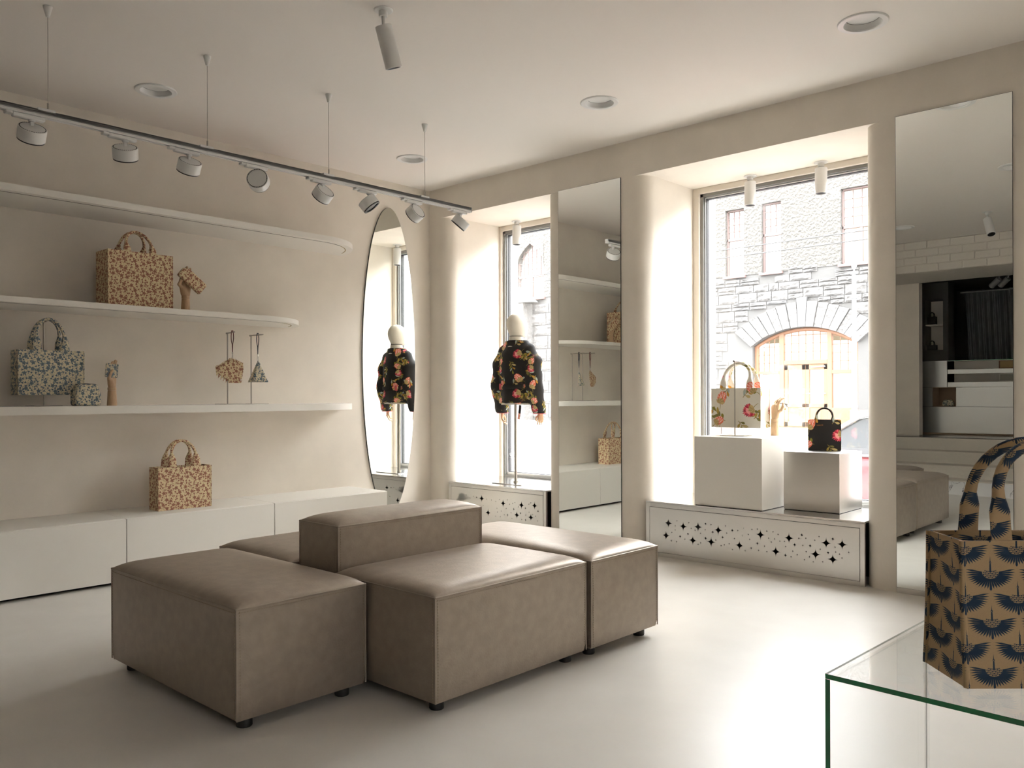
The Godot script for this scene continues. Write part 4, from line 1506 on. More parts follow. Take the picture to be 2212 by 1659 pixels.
# ------------------------------------------------------------------ sofa
func build_sofa() -> void:
	cushion("taupe leather sofa module at the left front, nearest the viewer", "taupe leather sofa island", Vector3(2.105, 0.042, 3.122), Vector3(3.143, 0.462, 3.664), 0.427)
	cushion("taupe leather sofa module with the backrest rising behind it", "taupe leather sofa island", Vector3(2.905, 0.042, 2.222), Vector3(3.520, 0.462, 3.100), 0.427)
	cushion("taupe leather sofa module at the right end beside the wide window", "taupe leather sofa island", Vector3(2.485, 0.042, 1.672), Vector3(3.528, 0.462, 2.196), 0.427)
	cushion("taupe leather sofa module half hidden behind the backrest", "taupe leather sofa island", Vector3(1.965, 0.042, 2.222), Vector3(2.572, 0.462, 3.100), 0.427)
	cushion("long taupe leather backrest block in the middle of the sofa island", "taupe leather sofa island", Vector3(2.597, 0.042, 2.224), Vector3(2.880, 0.645, 3.062), 0.612, false)
	var b: Node = get_node("sofa_module_004")
	var foot := lathe([Vector2(0, 0), Vector2(0.026, 0), Vector2(0.0275, 0.046), Vector2(0, 0.046)], 20)
	for sx in [-1, 1]:
		for sz in [-1, 1]:
			part(b, "foot", foot, M.black_rubber, Vector3(sx * 0.09, 0, sz * 0.36))

# ------------------------------------------------------------------ bags, pouches, stands
func pouch(label: String, at: Vector3, turn: float, w: float, h: float, d: float, m: Material) -> void:
	var t := thing("cosmetic_pouch", label, "pouch", at, turn, "small printed pouches")
	var f := func(p: Vector3) -> float:
		var s := 1.0 - 0.22 * smoothstep(h * 0.45, h, p.y)
		var q := (Vector3(absf(p.x) / s, absf(p.y - h / 2), absf(p.z) / (s * 0.98)) - Vector3(w / 2 - 0.02, h / 2 - 0.018, d / 2 - 0.018))
		return Vector3(max(q.x, 0), max(q.y, 0), max(q.z, 0)).length() + min(max(q.x, max(q.y, q.z)), 0.0) - 0.018
	part(t, "body", nets(Vector3(-w / 2 - 0.02, -0.012, -d / 2 - 0.02), Vector3(w / 2 + 0.02, h + 0.015, d / 2 + 0.02), 0.007, f), m)
	part(t, "zip", tube([Vector3(-w * 0.38, h - 0.003, 0), Vector3(0, h + 0.001, 0), Vector3(w * 0.38, h - 0.003, 0)], 0.003, 6), M.navy_band)
	part(t, "zip_tag", bev(Vector3(-w / 2 - 0.006, h * 0.3, -0.004), Vector3(-w / 2 + 0.004, h * 0.45, 0.004), 0.001), m)

func stand(label: String, at: Vector3, turn: float, h: float, plate_w: float, bar: float, pole_at := Vector2.ZERO, bar_dir := Vector3.RIGHT, category := "display stand") -> Node3D:
	var t := thing("display_stand", label, category, at, turn, "slim steel display stands")
	box_part(t, "base_plate", Vector3(-plate_w / 2, 0, -plate_w / 2), Vector3(plate_w / 2, 0.004, plate_w / 2), M.stand_steel, 0.001)
	var p := Vector3(pole_at.x, 0, pole_at.y)
	part(t, "pole", rod(p + Vector3(0, 0.003, 0), p + Vector3(0, h, 0), 0.0048, 12), M.stand_steel)
	if bar > 0:
		part(t, "cross_bar", rod(p + Vector3(0, h, 0) - bar_dir * 0.014, p + Vector3(0, h, 0) + bar_dir * bar, 0.0048, 12), M.stand_steel)
		part(t, "knob", rod(p + Vector3(0, h, 0) - bar_dir * 0.018, p + Vector3(0, h, 0) - bar_dir * 0.013, 0.007, 12), M.stand_steel)
	return t

func wristlet(label: String, top: Vector3, verts: Array, m: Material, band: Material) -> void:
	# a tetrahedral pouch hanging on a wrist strap from «top»
	var t := thing("wristlet_pouch", label, "pouch", top, 0.0, "pyramid pouches on wrist straps")
	var strap := Geo.new()
	for e in [-1.0, 1.0]:
		var p := []
		for k in 9:
			var v := k / 8.0
			p.append(Vector3(0, 0.008 - v * 0.152, e * (0.006 * sin(PI * min(v * 1.6, 1.0)) + 0.0052 * (1.0 - v))))
		tube_into(strap, p, 0.0052, 8, 0.24, Vector3(0, 0, 1))
	rod_into(strap, Vector3(0, 0.008, -0.0055), Vector3(0, 0.008, 0.0055), 0.004, 8)
	part(t, "wrist_strap", strap.mesh(), band)
	part(t, "ferrule", bev(Vector3(-0.006, -0.158, -0.003), Vector3(0.006, -0.143, 0.003), 0.001), M.chrome)
	var ring := []
	for k in 17:
		var a := TAU * k / 16
		ring.append(Vector3(0.0065 * cos(a), -0.180 + 0.022 * sin(a), 0))
	part(t, "clip", tube(ring, 0.0016, 6), M.chrome)
	var f := func(p: Vector3) -> float:
		var d := -1.0
		for fc in [[0, 1, 2, 3], [0, 1, 3, 2], [0, 2, 3, 1], [1, 2, 3, 0]]:
			var a: Vector3 = verts[fc[0]]; var b: Vector3 = verts[fc[1]]; var c: Vector3 = verts[fc[2]]; var o: Vector3 = verts[fc[3]]
			var n := (b - a).cross(c - a).normalized()
			if n.dot(o - a) > 0:
				n = -n
			d = max(d, n.dot(p - a))
		return d - 0.005
	var lo: Vector3 = verts[0]
	var hi: Vector3 = verts[0]
	for v in verts:
		lo = lo.min(v)
		hi = hi.max(v)
	part(t, "pouch", nets(lo - Vector3.ONE * 0.02, hi + Vector3.ONE * 0.02, 0.005, f), m)
	part(t, "zip", rod(verts[0], (verts[1] + verts[2]) / 2 + Vector3(0, 0, 0), 0.0028, 6), M.lining)

func build_goods() -> void:
	var hand_open := hand_mesh([0.28, 0.26, 0.26, 0.3], 1.0)
	var hand_relaxed := hand_mesh([0.35, 0.42, 0.46, 0.5], 0.3)
	# shelf wall
	var t := thing("tote_bag", "large tote in brown floral toile standing on the middle shelf", "handbag", Vector3(0.225, 1.7254, 2.767), PI / 2, "printed cloth bags")
	bag(t, 0.418, 0.365, 0.185, M.toile_brown, M.lining, {"rise": 0.142, "spread": 0.082, "tab": 0.045, "tab_w": 0.027})
	t = thing("tote_bag", "smaller tote in brown floral toile standing on the low cabinet", "handbag", Vector3(0.267, 0.4034, 2.483), PI / 2 - 0.01, "printed cloth bags")
	bag(t, 0.366, 0.283, 0.135, M.toile_brown, M.lining, {"rise": 0.172, "spread": 0.083, "tab": 0.075, "tab_w": 0.03})
	t = thing("tote_bag", "blue floral toile bag hung on a steel stand on the lowest shelf", "handbag", Vector3(0.215, 1.168, 3.29), PI / 2, "printed cloth bags")
	bag(t, 0.368, 0.27, 0.13, M.toile_blue, M.lining, {"rise": 0.192, "spread": 0.078, "tab": 0.075, "tab_w": 0.026})
	stand("steel stand that holds the blue toile bag", Vector3(0.20, 1.0999, 3.31), 0.0, 0.515, 0.16, 0.05, Vector2(0, 0.0), Vector3(1, 0, 0))
	pouch("blue floral toile cosmetic pouch in front of the blue bag", Vector3(0.33, 1.0999, 3.115), PI / 2 + 0.12, 0.165, 0.135, 0.085, M.toile_blue)
	wooden_hand("wooden hand on the middle shelf holding a brown printed case", Vector3(0.27, 1.7254, 2.448), PI / 2, hand_open, 1.12)
	var c := thing("glasses_case", "brown floral toile case gripped by the wooden hand", "case", Vector3(0.318, 1.945, 2.425), PI / 2, "small printed pouches")
	var cf := func(p: Vector3) -> float:
		var q := Vector3(absf(p.x), absf(p.y), absf(p.z)) - Vector3(0.088, 0.034, 0.008)
		var d: float = Vector3(max(q.x, 0), max(q.y, 0), max(q.z, 0)).length() + min(max(q.x, max(q.y, q.z)), 0.0) - 0.009
		return max(d, Vector2(p.x + 0.02, p.y + 0.045).length() - 0.098 if p.x < -0.02 else d)
	var cb := part(c, "body", nets(Vector3(-0.12, -0.06, -0.03), Vector3(0.12, 0.06, 0.03), 0.006, cf), M.toile_brown)
	cb.rotation.z = -0.68
	var zp := part(c, "zip", tube([Vector3(-0.098, 0.0, 0), Vector3(-0.085, 0.03, 0), Vector3(-0.05, 0.0435, 0), Vector3(0.05, 0.0435, 0), Vector3(0.09, 0.042, 0)], 0.0028, 6), M.stand_steel)
	zp.rotation.z = -0.68
	wooden_hand("wooden hand on the lowest shelf holding a blue printed wallet", Vector3(0.27, 1.0999, 2.935), PI / 2 + 0.5, hand_mesh([0.18, 0.2, 0.12, 0.06], 0.55), 0.98)
	var wl := thing("wallet", "small blue floral toile wallet held upright by the wooden hand", "wallet", Vector3(0.31, 1.322, 2.952), PI / 2, "small printed pouches")
	part(wl, "cover", bev(Vector3(-0.039, -0.044, -0.006), Vector3(0.039, 0.044, 0.006), 0.004), M.toile_blue, Vector3.ZERO, Vector3(0, 0, -0.1))
	# T stands with wristlets
	stand("left of the two T-shaped steel stands on the lowest shelf", Vector3(0.19, 1.0999, 2.08), 0.0, 0.513, 0.155, 0.15, Vector2(-0.035, 0), Vector3(0.985, 0, 0.17).normalized())
	stand("right of the two T-shaped steel stands on the lowest shelf", Vector3(0.195, 1.0999, 1.895), 0.0, 0.505, 0.155, 0.165, Vector2(-0.035, 0), Vector3(1, 0, 0))
	wristlet("brown toile pyramid pouch hanging from the left T stand", Vector3(0.248, 1.615, 2.093), [Vector3(0, -0.205, 0), Vector3(-0.01, -0.262, 0.098), Vector3(0.028, -0.345, -0.022), Vector3(0.03, -0.23, -0.045)], M.toile_brown, M.brown_band)
	wristlet("blue toile pyramid pouch hanging from the right T stand", Vector3(0.252, 1.607, 1.895), [Vector3(0, -0.205, 0), Vector3(-0.045, -0.342, 0.045), Vector3(0.05, -0.342, -0.04), Vector3(0.03, -0.335, 0.05)], M.toile_blue, M.navy_band)
	# display cubes in the wide window
	var p := thing("display_cube", "white lacquered display cube in the wide window", "pedestal", Vector3(2.984, PLINTH, -0.265), 0.0, "display cubes")
	box_part(p, "cube", Vector3(-0.251, 0.003, -0.245), Vector3(0.251, 0.478, 0.245), M.lacquer, 0.002)
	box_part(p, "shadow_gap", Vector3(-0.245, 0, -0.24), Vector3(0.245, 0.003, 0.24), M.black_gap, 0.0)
	p = thing("display_cube", "brushed steel display cube in the wide window", "pedestal", Vector3(3.478, PLINTH, -0.415), 0.0, "display cubes")
	box_part(p, "cube", Vector3(-0.187, 0.003, -0.193), Vector3(0.187, 0.386, 0.193), M.brushed_steel, 0.0015)
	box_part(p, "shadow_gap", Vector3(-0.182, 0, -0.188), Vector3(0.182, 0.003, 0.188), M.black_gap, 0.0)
	t = thing("tote_bag", "cream bag with pink and orange protea flowers hung over the white cube", "handbag", Vector3(2.905, 0.925, -0.36), 0.03, "printed cloth bags")
	bag(t, 0.372, 0.278, 0.15, M.protea_cream, M.lining, {"rise": 0.178, "spread": 0.10, "tab": 0.07, "tab_w": 0.027, "handle_r": 0.012, "hold": 0.02})
	stand("steel stand on the white cube that carries the cream flowered bag", Vector3(2.93, 0.870, -0.25), 0.12, 0.522, 0.17, 0.1, Vector2(-0.01, -0.005), Vector3(0, 0, -1))
	wooden_hand("pale wooden hand behind the cream bag on the white cube", Vector3(3.125, 0.870, -0.445), 2.6, hand_relaxed, 1.0)
	pouch("small orange flowered pouch held by the hand behind the cream bag", Vector3(3.15, 1.04, -0.50), 0.9, 0.07, 0.055, 0.03, M.protea_cream)
	t = thing("mini_tote", "small black bag with a protea flower and lettering on the steel cube", "handbag", Vector3(3.455, 0.778, -0.50), 0.36, "printed cloth bags")
	bag(t, 0.205, 0.208, 0.095, M.protea_black, M.black_leather, {"rise": 0.078, "spread": 0.052, "tab": 0.02, "tab_w": 0.012, "handle_r": 0.006, "meet": 0.04})
	mini_print(t)
	# glass table with the crane tote
	build_table()

func mini_print(t: Node3D) -> void:
	var fnt := SystemFont.new()
	fnt.font_names = PackedStringArray(["Droid Sans"])
	var gold := mat("print_orange", Color8(196, 126, 66), 0.7)
	for q in [[Vector3(-0.028, 0.172, 0.0545), 0.0, 0.05], [Vector3(0.104, 0.115, 0.0), PI / 2, 0.9]]:
		var tm := TextMesh.new()
		tm.font = fnt
		tm.text = "HUA-LTA"
		tm.font_size = 20
		tm.pixel_size = 0.00052
		tm.depth = 0.0006
		tm.curve_step = 1.0
		part(t, "lettering", tm, gold, q[0], Vector3(0, q[1], q[2]))

func build_table() -> void:
	var t := thing("glass_table", "clear glass waterfall table with green edges at the right front", "table", Vector3(4.967, 0.0, 3.177), deg_to_rad(-3.0 + 1.0))
	var L := 1.1
	var D := 0.66
	var T := 0.0115
	var y := 0.5
	box_part(t, "top_pane", Vector3(0, y - T, -D), Vector3(L, y, 0), M.clear_glass, 0.0)
	box_part(t, "side_pane", Vector3(0.0, 0, -D), Vector3(T, y - T - 0.0008, 0), M.clear_glass, 0.0)
	box_part(t, "side_pane", Vector3(L - T, 0, -D), Vector3(L, y - T - 0.0008, 0), M.clear_glass, 0.0)
	box_part(t, "front_edge", Vector3(0, y - T, 0), Vector3(L, y, 0.0006), M.green_edge, 0.0)
	box_part(t, "front_edge", Vector3(0, 0, 0), Vector3(T, y - T - 0.0008, 0.0006), M.green_edge, 0.0)
	box_part(t, "rear_edge", Vector3(0, 0, -D - 0.0006), Vector3(T * 0.35, y - T - 0.0008, -D), M.white_plastic, 0.0)
	box_part(t, "side_edge", Vector3(-0.0006, y - T * 0.4, -D), Vector3(0, y, 0), M.pale_edge, 0.0)
	var turn := deg_to_rad(42.852)
	var right := Vector3(cos(turn), 0, -sin(turn))
	var back := Vector3(-sin(turn), 0, -cos(turn))
	var w := 0.42
	var d := 0.150
	var b := thing("tote_bag", "tan tote woven with dark blue flying cranes on the glass table", "handbag", Vector3(5.236, 0.5, 3.067) + right * (w / 2 + 0.002) + back * (d / 2 + 0.016), turn, "printed cloth bags")
	bag(b, w, 0.324, d, M.crane_cloth, M.crane_cloth, {"rise": 0.215, "spread": 0.118, "tab": 0.095, "tab_w": 0.026, "handle_r": 0.013, "flare": 0.018, "seam": 0.0075, "meet": 0.03})


# ------------------------------------------------------------------ mannequin and jacket
func build_mannequin() -> void:
	var t := thing("mannequin", "linen headed mannequin on a steel pole in the left window", "mannequin", Vector3(0.83, PLINTH, -0.275))
	box_part(t, "base_plate", Vector3(-0.175, 0.0, -0.15), Vector3(0.175, 0.006, 0.14), M.satin_steel, 0.001)
	part(t, "pole_collar", lathe([Vector2(0, 0.005), Vector2(0.021, 0.005), Vector2(0.021, 0.02), Vector2(0, 0.02)], 24), M.stand_steel, Vector3(-0.02, 0, 0))
	part(t, "pole", rod(Vector3(-0.02, 0.005, 0), Vector3(-0.02, 0.72, 0), 0.0125, 20), M.stand_steel)
	var y := -PLINTH
	var torso := func(p: Vector3) -> float:
		var d := ell(p, Vector3(0, 1.40 + y, -0.01), Vector3(0.135, 0.27, 0.09))
		return max(d, (1.115 + y) - p.y)
	part(t, "torso", nets(Vector3(-0.17, 1.08 + y, -0.14), Vector3(0.17, 1.68 + y, 0.12), 0.016, torso), M.linen)
	var head := func(p: Vector3) -> float:
		var d := ell(p, Vector3(0.0, 1.782 + y, 0.012), Vector3(0.078, 0.093, 0.094))
		d = smin(d, ell(p, Vector3(0.0, 1.725 + y, -0.045), Vector3(0.058, 0.088, 0.055)), 0.06)
		d = smin(d, cap(p, Vector3(0.0, 1.69 + y, 0.012), Vector3(0.0, 1.73 + y, 0.014), 0.056, 0.062), 0.03)
		return max(d, (1.672 + y) - p.y + 0.0 * p.z)
	part(t, "head", nets(Vector3(-0.11, 1.64 + y, -0.13), Vector3(0.11, 1.90 + y, 0.13), 0.008, head), M.linen)
	part(t, "neck", lathe([Vector2(0.0, 1.58 + y), Vector2(0.085, 1.58 + y), Vector2(0.066, 1.625 + y), Vector2(0.059, 1.67 + y), Vector2(0, 1.67 + y)], 28), M.linen, Vector3(0, 0, 0.012))
	part(t, "neck_joint", lathe([Vector2(0, 1.670 + y), Vector2(0.060, 1.670 + y), Vector2(0.060, 1.6735 + y), Vector2(0, 1.6735 + y)], 28), M.seam_dark, Vector3(0, 0, 0.012))
	var hm := hand_mesh([0.3, 0.36, 0.34, 0.42], 0.4)
	var h := part(t, "hand", hm, M.pale_wood, Vector3(0.222, 1.012 + y, -0.055), Vector3(PI, 0.9, 0))
	h.scale = Vector3.ONE * 0.72
	h = part(t, "hand", hm, M.pale_wood, Vector3(-0.222, 1.012 + y, -0.045), Vector3(PI, -1.0, 0))
	h.scale = Vector3.ONE * 0.72
	var j := thing("jacket", "black jacket printed with protea flowers on the mannequin", "jacket", Vector3(0.83, PLINTH, -0.275))
	var arms := []
	for s in [-1.0, 1.0]:
		arms.append([Vector3(s * 0.135, 1.545 + y, 0.0), Vector3(s * 0.185, 1.44 + y, 0.0), 0.062, 0.072])
		arms.append([Vector3(s * 0.185, 1.44 + y, 0.0), Vector3(s * 0.208, 1.235 + y, 0.01), 0.074, 0.072])
		arms.append([Vector3(s * 0.208, 1.235 + y, 0.01), Vector3(s * 0.220, 1.01 + y, -0.045), 0.070, 0.058])
	var f := func(p: Vector3) -> float:
		# boxy body: elliptical section that widens to the hem
		var v: float = clamp((p.y - (1.085 + y)) / 0.50, 0.0, 1.0)
		var rx: float = lerp(0.178, 0.168, v) - 0.012 * exp(-pow((v - 0.30) / 0.10, 2.0))
		var rz: float = lerp(0.122, 0.108, v) - 0.010 * exp(-pow((v - 0.30) / 0.10, 2.0))
		if v > 0.78:
			rx *= sqrt(max(0.05, 1.0 - pow((v - 0.78) / 0.30, 2.0)))
			rz *= sqrt(max(0.05, 1.0 - pow((v - 0.78) / 0.26, 2.0) * 0.6))
		var q := Vector2(p.x / rx, (p.z - 0.005) / rz)
		var b: float = (q.length() - 1.0) * min(rx, rz)
		b = max(b, p.y - (1.632 + y))
		b = max(b, (1.085 + y) - p.y + 0.05 * (p.z + 0.02))
		b = smin(b, cap(p, Vector3(-0.11, 1.565 + y, 0.0), Vector3(0.11, 1.565 + y, 0.0), 0.045, 0.045), 0.05)
		b = smin(b, cap(p, Vector3(0, 1.60 + y, 0.008), Vector3(0, 1.628 + y, 0.010), 0.078, 0.068), 0.03)
		b = max(b, p.y - (1.638 + y) + 0.25 * max(0.0, -p.z - 0.02))
		var a := 1.0
		for c in arms:
			a = smin(a, cap(p, c[0], c[1], c[2], c[3]), 0.03)
		a = max(a, (1.003 + y) - p.y)
		# folds
		a += 0.0035 * sin(p.y * 46.0 + p.z * 20.0)
		b += 0.0025 * sin(p.x * 55.0) * smoothstep(1.5 + y, 1.1 + y, p.y)
		return smin(a, b, 0.014)
	part(j, "shell", nets(Vector3(-0.34, 0.97 + y, -0.20), Vector3(0.34, 1.68 + y, 0.20), 0.0105, f), M.protea_black)
	part(j, "lining", lathe([Vector2(0, 1.078 + y), Vector2(0.160, 1.078 + y), Vector2(0.160, 1.096 + y), Vector2(0, 1.096 + y)], 32), M.lining).scale = Vector3(1.0, 1.0, 0.70)
	# belt at the back waist with its hanging end
	var belt := []
	for k in 25:
		var a: float = lerp(-0.15 * PI, 1.15 * PI, k / 24.0)
		belt.append(Vector3(0.1755 * cos(a), 1.235 + y + 0.004 * sin(a * 3.0), 0.005 + 0.120 * sin(a)))
	part(j, "belt", tube(belt, 0.0185, 10, 0.14, Vector3(0, 0, 1)), M.protea_black)
	part(j, "belt_loop", bev(Vector3(-0.112, 1.21 + y, 0.09), Vector3(-0.088, 1.262 + y, 0.112), 0.003), M.pink_trim)
	part(j, "belt_end", tube([Vector3(0.10, 1.075 + y, 0.07), Vector3(0.098, 1.04 + y, 0.072), Vector3(0.085, 0.955 + y, 0.076)], 0.011, 8, 0.2, Vector3(0.5, 0, 1)), M.protea_black)
	for s in [-1.0, 1.0]:
		part(j, "cuff_edge", lathe([Vector2(0, -0.002), Vector2(0.057, -0.002), Vector2(0.0595, 0.002), Vector2(0, 0.004)], 28), M.pink_trim, Vector3(s * 0.2205, 1.002 + y, -0.0455))
	part(j, "collar_edge", tube(ring_points(0.073, 0.066, 1.634 + y, 0.010), 0.0035, 6), M.pink_trim)

func ring_points(rx: float, rz: float, y: float, z: float) -> Array:
	var out := []
	for k in 33:
		var a := TAU * k / 32
		out.append(Vector3(rx * cos(a), y, z + rz * sin(a)))
	return out

# ------------------------------------------------------------------ the street
func rock(seed_: int) -> ArrayMesh:
	# a unit block with a rough, bulging face towards +z
	var r := RandomNumberGenerator.new()
	r.seed = seed_
	var g := Geo.new()
	var p := []
	for i in 5:
		var row := []
		for k in 6:
			var edge: bool = i == 0 or i == 4 or k == 0 or k == 5
			var x: float = (k / 5.0 - 0.5) + (0.0 if k == 0 or k == 5 else r.randf_range(-0.05, 0.05))
			var y: float = (i / 4.0 - 0.5) + (0.0 if i == 0 or i == 4 else r.randf_range(-0.06, 0.06))
			row.append(Vector3(x * (0.985 if edge else 1.0), y * (0.985 if edge else 1.0), 0.0 if edge else r.randf_range(0.35, 1.0)))
		p.append(row)
	for i in 4:
		for k in 5:
			g.quad(p[i][k], p[i][k + 1], p[i + 1][k + 1], p[i + 1][k])
	var rim := []
	for k in 6: rim.append(p[0][k])
	for i in range(1, 5): rim.append(p[i][5])
	for k in range(4, -1, -1): rim.append(p[4][k])
	for i in range(3, 0, -1): rim.append(p[i][0])
	for k in rim.size():
		var a: Vector3 = rim[k]; var b: Vector3 = rim[(k + 1) % rim.size()]
		g.quad(a + Vector3(0, 0, -1), b + Vector3(0, 0, -1), b, a)
	return g.mesh()

func arch_y(x: float) -> float:
	# underside of the door arch (a shallow arc over a 3.9 m opening)
	var c := -7.003
	var half := 1.945
	var rise := 0.62
	var R := (half * half + rise * rise) / (2 * rise)
	var u: float = clamp((x - c) / half, -1.0, 1.0) * half
	return 2.99 + rise - R + sqrt(R * R - u * u)

func facade_window(b: Node3D, x0: float, x1: float, y0: float, y1: float, cols: int, rows: int, split: float, m: Material, arched := false) -> void:
	var w := Node3D.new()
	w.name = "window"
	b.add_child(w, true)
	w.position = Vector3((x0 + x1) / 2, y0, FACADE)
	var hw := (x1 - x0) / 2
	var h := y1 - y0
	box_part(w, "room_behind", Vector3(-hw, 0, -0.9), Vector3(hw, h, -0.88), M.curtain_pale, 0.0)
	box_part(w, "curtain", Vector3(-hw + 0.02, 0, -0.42), Vector3(hw - 0.02, h, -0.40), m, 0.0)
	var g := Geo.new()
	var fr := 0.055
	for q in [[-hw, 0.0, -hw + fr, h], [hw - fr, 0.0, hw, h], [-hw, h - fr, hw, h], [-hw, 0.0, hw, fr], [-hw, split - 0.06, hw, split + 0.05]]:
		bev_into(g, Vector3(q[0], q[1], -0.22), Vector3(q[2], q[3], -0.12), 0.008)
	part(w, "frame", g.mesh(), M.mauve_wood)
	var mg := Geo.new()
	var cw := (2 * hw - 2 * fr) / cols
	var ch := (h - fr - split - 0.05) / rows
	for k in range(1, cols):
		mg.box(Vector3(-hw + fr + k * cw - 0.017, split + 0.05, -0.2), Vector3(-hw + fr + k * cw + 0.017, h - fr, -0.155))
	for k in range(1, rows):
		mg.box(Vector3(-hw + fr, split + 0.05 + k * ch - 0.017, -0.2), Vector3(hw - fr, split + 0.05 + k * ch + 0.017, -0.155))
	part(w, "glazing_bars", mg.mesh(), M.mauve_wood)
	if cols >= 4:
		box_part(w, "mullion", Vector3(-0.05, 0.05, -0.21), Vector3(0.05, split, -0.13), M.mauve_wood, 0.006)
	var pane := sharp(Vector3(cw - 0.034, ch - 0.034, 0.006))
	for i in rows:
		for k in cols:
			part(w, "pane", pane, M.window_glass, Vector3(-hw + fr + (k + 0.5) * cw, split + 0.05 + (i + 0.5) * ch, -0.18))
	box_part(w, "lower_pane", Vector3(-hw + fr, fr, -0.183), Vector3(hw - fr, split - 0.06, -0.177), M.window_glass, 0.0)
	box_part(w, "sill", Vector3(-hw - 0.07, -0.09, -0.2), Vector3(hw + 0.07, 0.0, 0.1), M.mauve_wood, 0.01)
	if arched:
		# stucco corners that close the pointed head
		for s in [-1.0, 1.0]:
			var o := PackedVector2Array([Vector2(s * hw, h - 1.15)])
			for k in 9:
				var a := k / 8.0
				o.append(Vector2(s * hw * (1.0 - pow(a, 1.6)), h - 1.15 + 1.15 * pow(a, 0.72)))
			o.append(Vector2(s * hw, h))
			if Geometry2D.is_polygon_clockwise(o):
				o.reverse()
			var pg := Geo.new()
			plate_into(pg, o, 0.25)
			part(w, "head_corner", pg.mesh(), M.stucco, Vector3(0, 0, 0.02))

func build_street() -> void:
	var rd := structure("road", "grey asphalt street outside")
	box_part(rd, "asphalt", Vector3(-60, STREET - 0.4, -21.0), Vector3(45, STREET - 0.12, -2.6), M.asphalt, 0.0)
	for z in [-9.0, -14.5, -17.6]:
		for k in 6:
			box_part(rd, "lane_mark", Vector3(-27 + k * 4.2, STREET - 0.121, z), Vector3(-24.6 + k * 4.2, STREET - 0.114, z + 0.16), M.road_paint, 0.0)
	var pv := structure("pavement", "pale stone pavements on both sides of the street")
	box_part(pv, "near_pavement", Vector3(-60, STREET - 0.4, -2.6), Vector3(45, STREET, OUT_Z - 0.02), M.paving, 0.02)
	box_part(pv, "side_pavement", Vector3(7.9, STREET - 0.4, OUT_Z), Vector3(45, STREET, 14), M.paving, 0.02)
	box_part(pv, "far_pavement", Vector3(-60, STREET - 0.4, FACADE), Vector3(45, STREET + 0.02, -21.0), M.paving, 0.02)
	var b := thing("stone_building", "stone and stucco house with an arched wooden door across the street", "building")
	# stucco wall as pieces round the openings
	var wins := [[-10.04, -9.27, 5.70, 8.24], [-8.56, -7.80, 5.70, 8.28], [-5.62, -4.30, 5.70, 8.33], [-20.92, -19.22, 5.70, 8.26]]
	var xs := [-20.92, -19.22, -10.04, -9.27, -8.56, -7.80, -5.62, -4.30]
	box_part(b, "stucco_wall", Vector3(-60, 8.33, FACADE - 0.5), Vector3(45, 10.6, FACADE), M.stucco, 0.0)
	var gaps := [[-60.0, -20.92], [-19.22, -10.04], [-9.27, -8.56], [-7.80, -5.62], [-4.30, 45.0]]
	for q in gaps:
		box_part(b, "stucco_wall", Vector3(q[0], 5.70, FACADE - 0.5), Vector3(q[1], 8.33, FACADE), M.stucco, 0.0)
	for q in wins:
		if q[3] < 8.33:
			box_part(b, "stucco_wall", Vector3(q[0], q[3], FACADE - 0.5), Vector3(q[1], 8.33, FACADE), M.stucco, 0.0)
	# lower wall behind the stones
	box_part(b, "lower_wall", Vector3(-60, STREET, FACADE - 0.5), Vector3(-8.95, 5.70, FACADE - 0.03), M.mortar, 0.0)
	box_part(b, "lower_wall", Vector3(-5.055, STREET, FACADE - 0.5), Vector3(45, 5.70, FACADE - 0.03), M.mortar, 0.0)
	var p := PackedVector2Array([Vector2(-8.95, 5.70)])
	for k in 25:
		var x: float = lerp(-8.948, -5.058, k / 24.0)
		p.append(Vector2(x, arch_y(x)))
	p.append(Vector2(-5.055, 5.70))
	var g := Geo.new()
	plate_into(g, p, 0.47)
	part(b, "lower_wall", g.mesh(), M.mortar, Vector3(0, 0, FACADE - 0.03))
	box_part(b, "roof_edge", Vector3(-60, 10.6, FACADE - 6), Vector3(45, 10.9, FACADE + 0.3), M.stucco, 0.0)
	facade_window(b, -10.04, -9.27, 5.70, 8.24, 3, 4, 1.42, M.curtain_warm)
	facade_window(b, -8.56, -7.80, 5.70, 8.28, 3, 4, 1.42, M.curtain_pale)
	facade_window(b, -5.62, -4.30, 5.70, 8.33, 4, 4, 1.30, M.curtain_gold)
	facade_window(b, -20.92, -19.22, 5.70, 8.26, 6, 5, 1.05, M.curtain_warm, true)
	build_stones(b)
	build_door(b)
	# plinth course
	for k in 9:
		if k in [3, 4, 5]:
			continue
		box_part(b, "plinth_block", Vector3(-12.6 + k * 1.22, STREET, FACADE - 0.1), Vector3(-11.4 + k * 1.22 - 0.012, 0.66, FACADE + 0.12), M.pink_granite, 0.01)
	for k in 3:
		box_part(b, "entrance_step", Vector3(-9.2 + k * 0.1, STREET, FACADE - 0.3), Vector3(-4.8 - k * 0.1, -0.28 + k * 0.13, FACADE + 0.95 - k * 0.3), M.paving, 0.01)
	# post, wires, car
	var po := thing("street_post", "slim grey post with a ball finial before the stone house", "post", Vector3(-4.75, STREET, -22.9))
	part(po, "shaft", lathe([Vector2(0, 0), Vector2(0.13, 0), Vector2(0.13, 0.5), Vector2(0.095, 0.55), Vector2(0.09, 2.6), Vector2(0.075, 2.62), Vector2(0.07, 5.6), Vector2(0, 5.6)], 20), M.post_grey)
	for y in [1.15, 2.6, 3.7, 4.75, 5.55]:
		part(po, "ring", lathe([Vector2(0, y), Vector2(0.105, y), Vector2(0.115, y + 0.04), Vector2(0.105, y + 0.08), Vector2(0, y + 0.08)], 20), M.post_grey)
	part(po, "finial", lathe([Vector2(0.03, 5.6), Vector2(0.03, 5.72), Vector2(0.075, 5.78), Vector2(0.09, 5.86), Vector2(0.07, 5.94), Vector2(0.0, 5.97)], 20), M.post_grey)
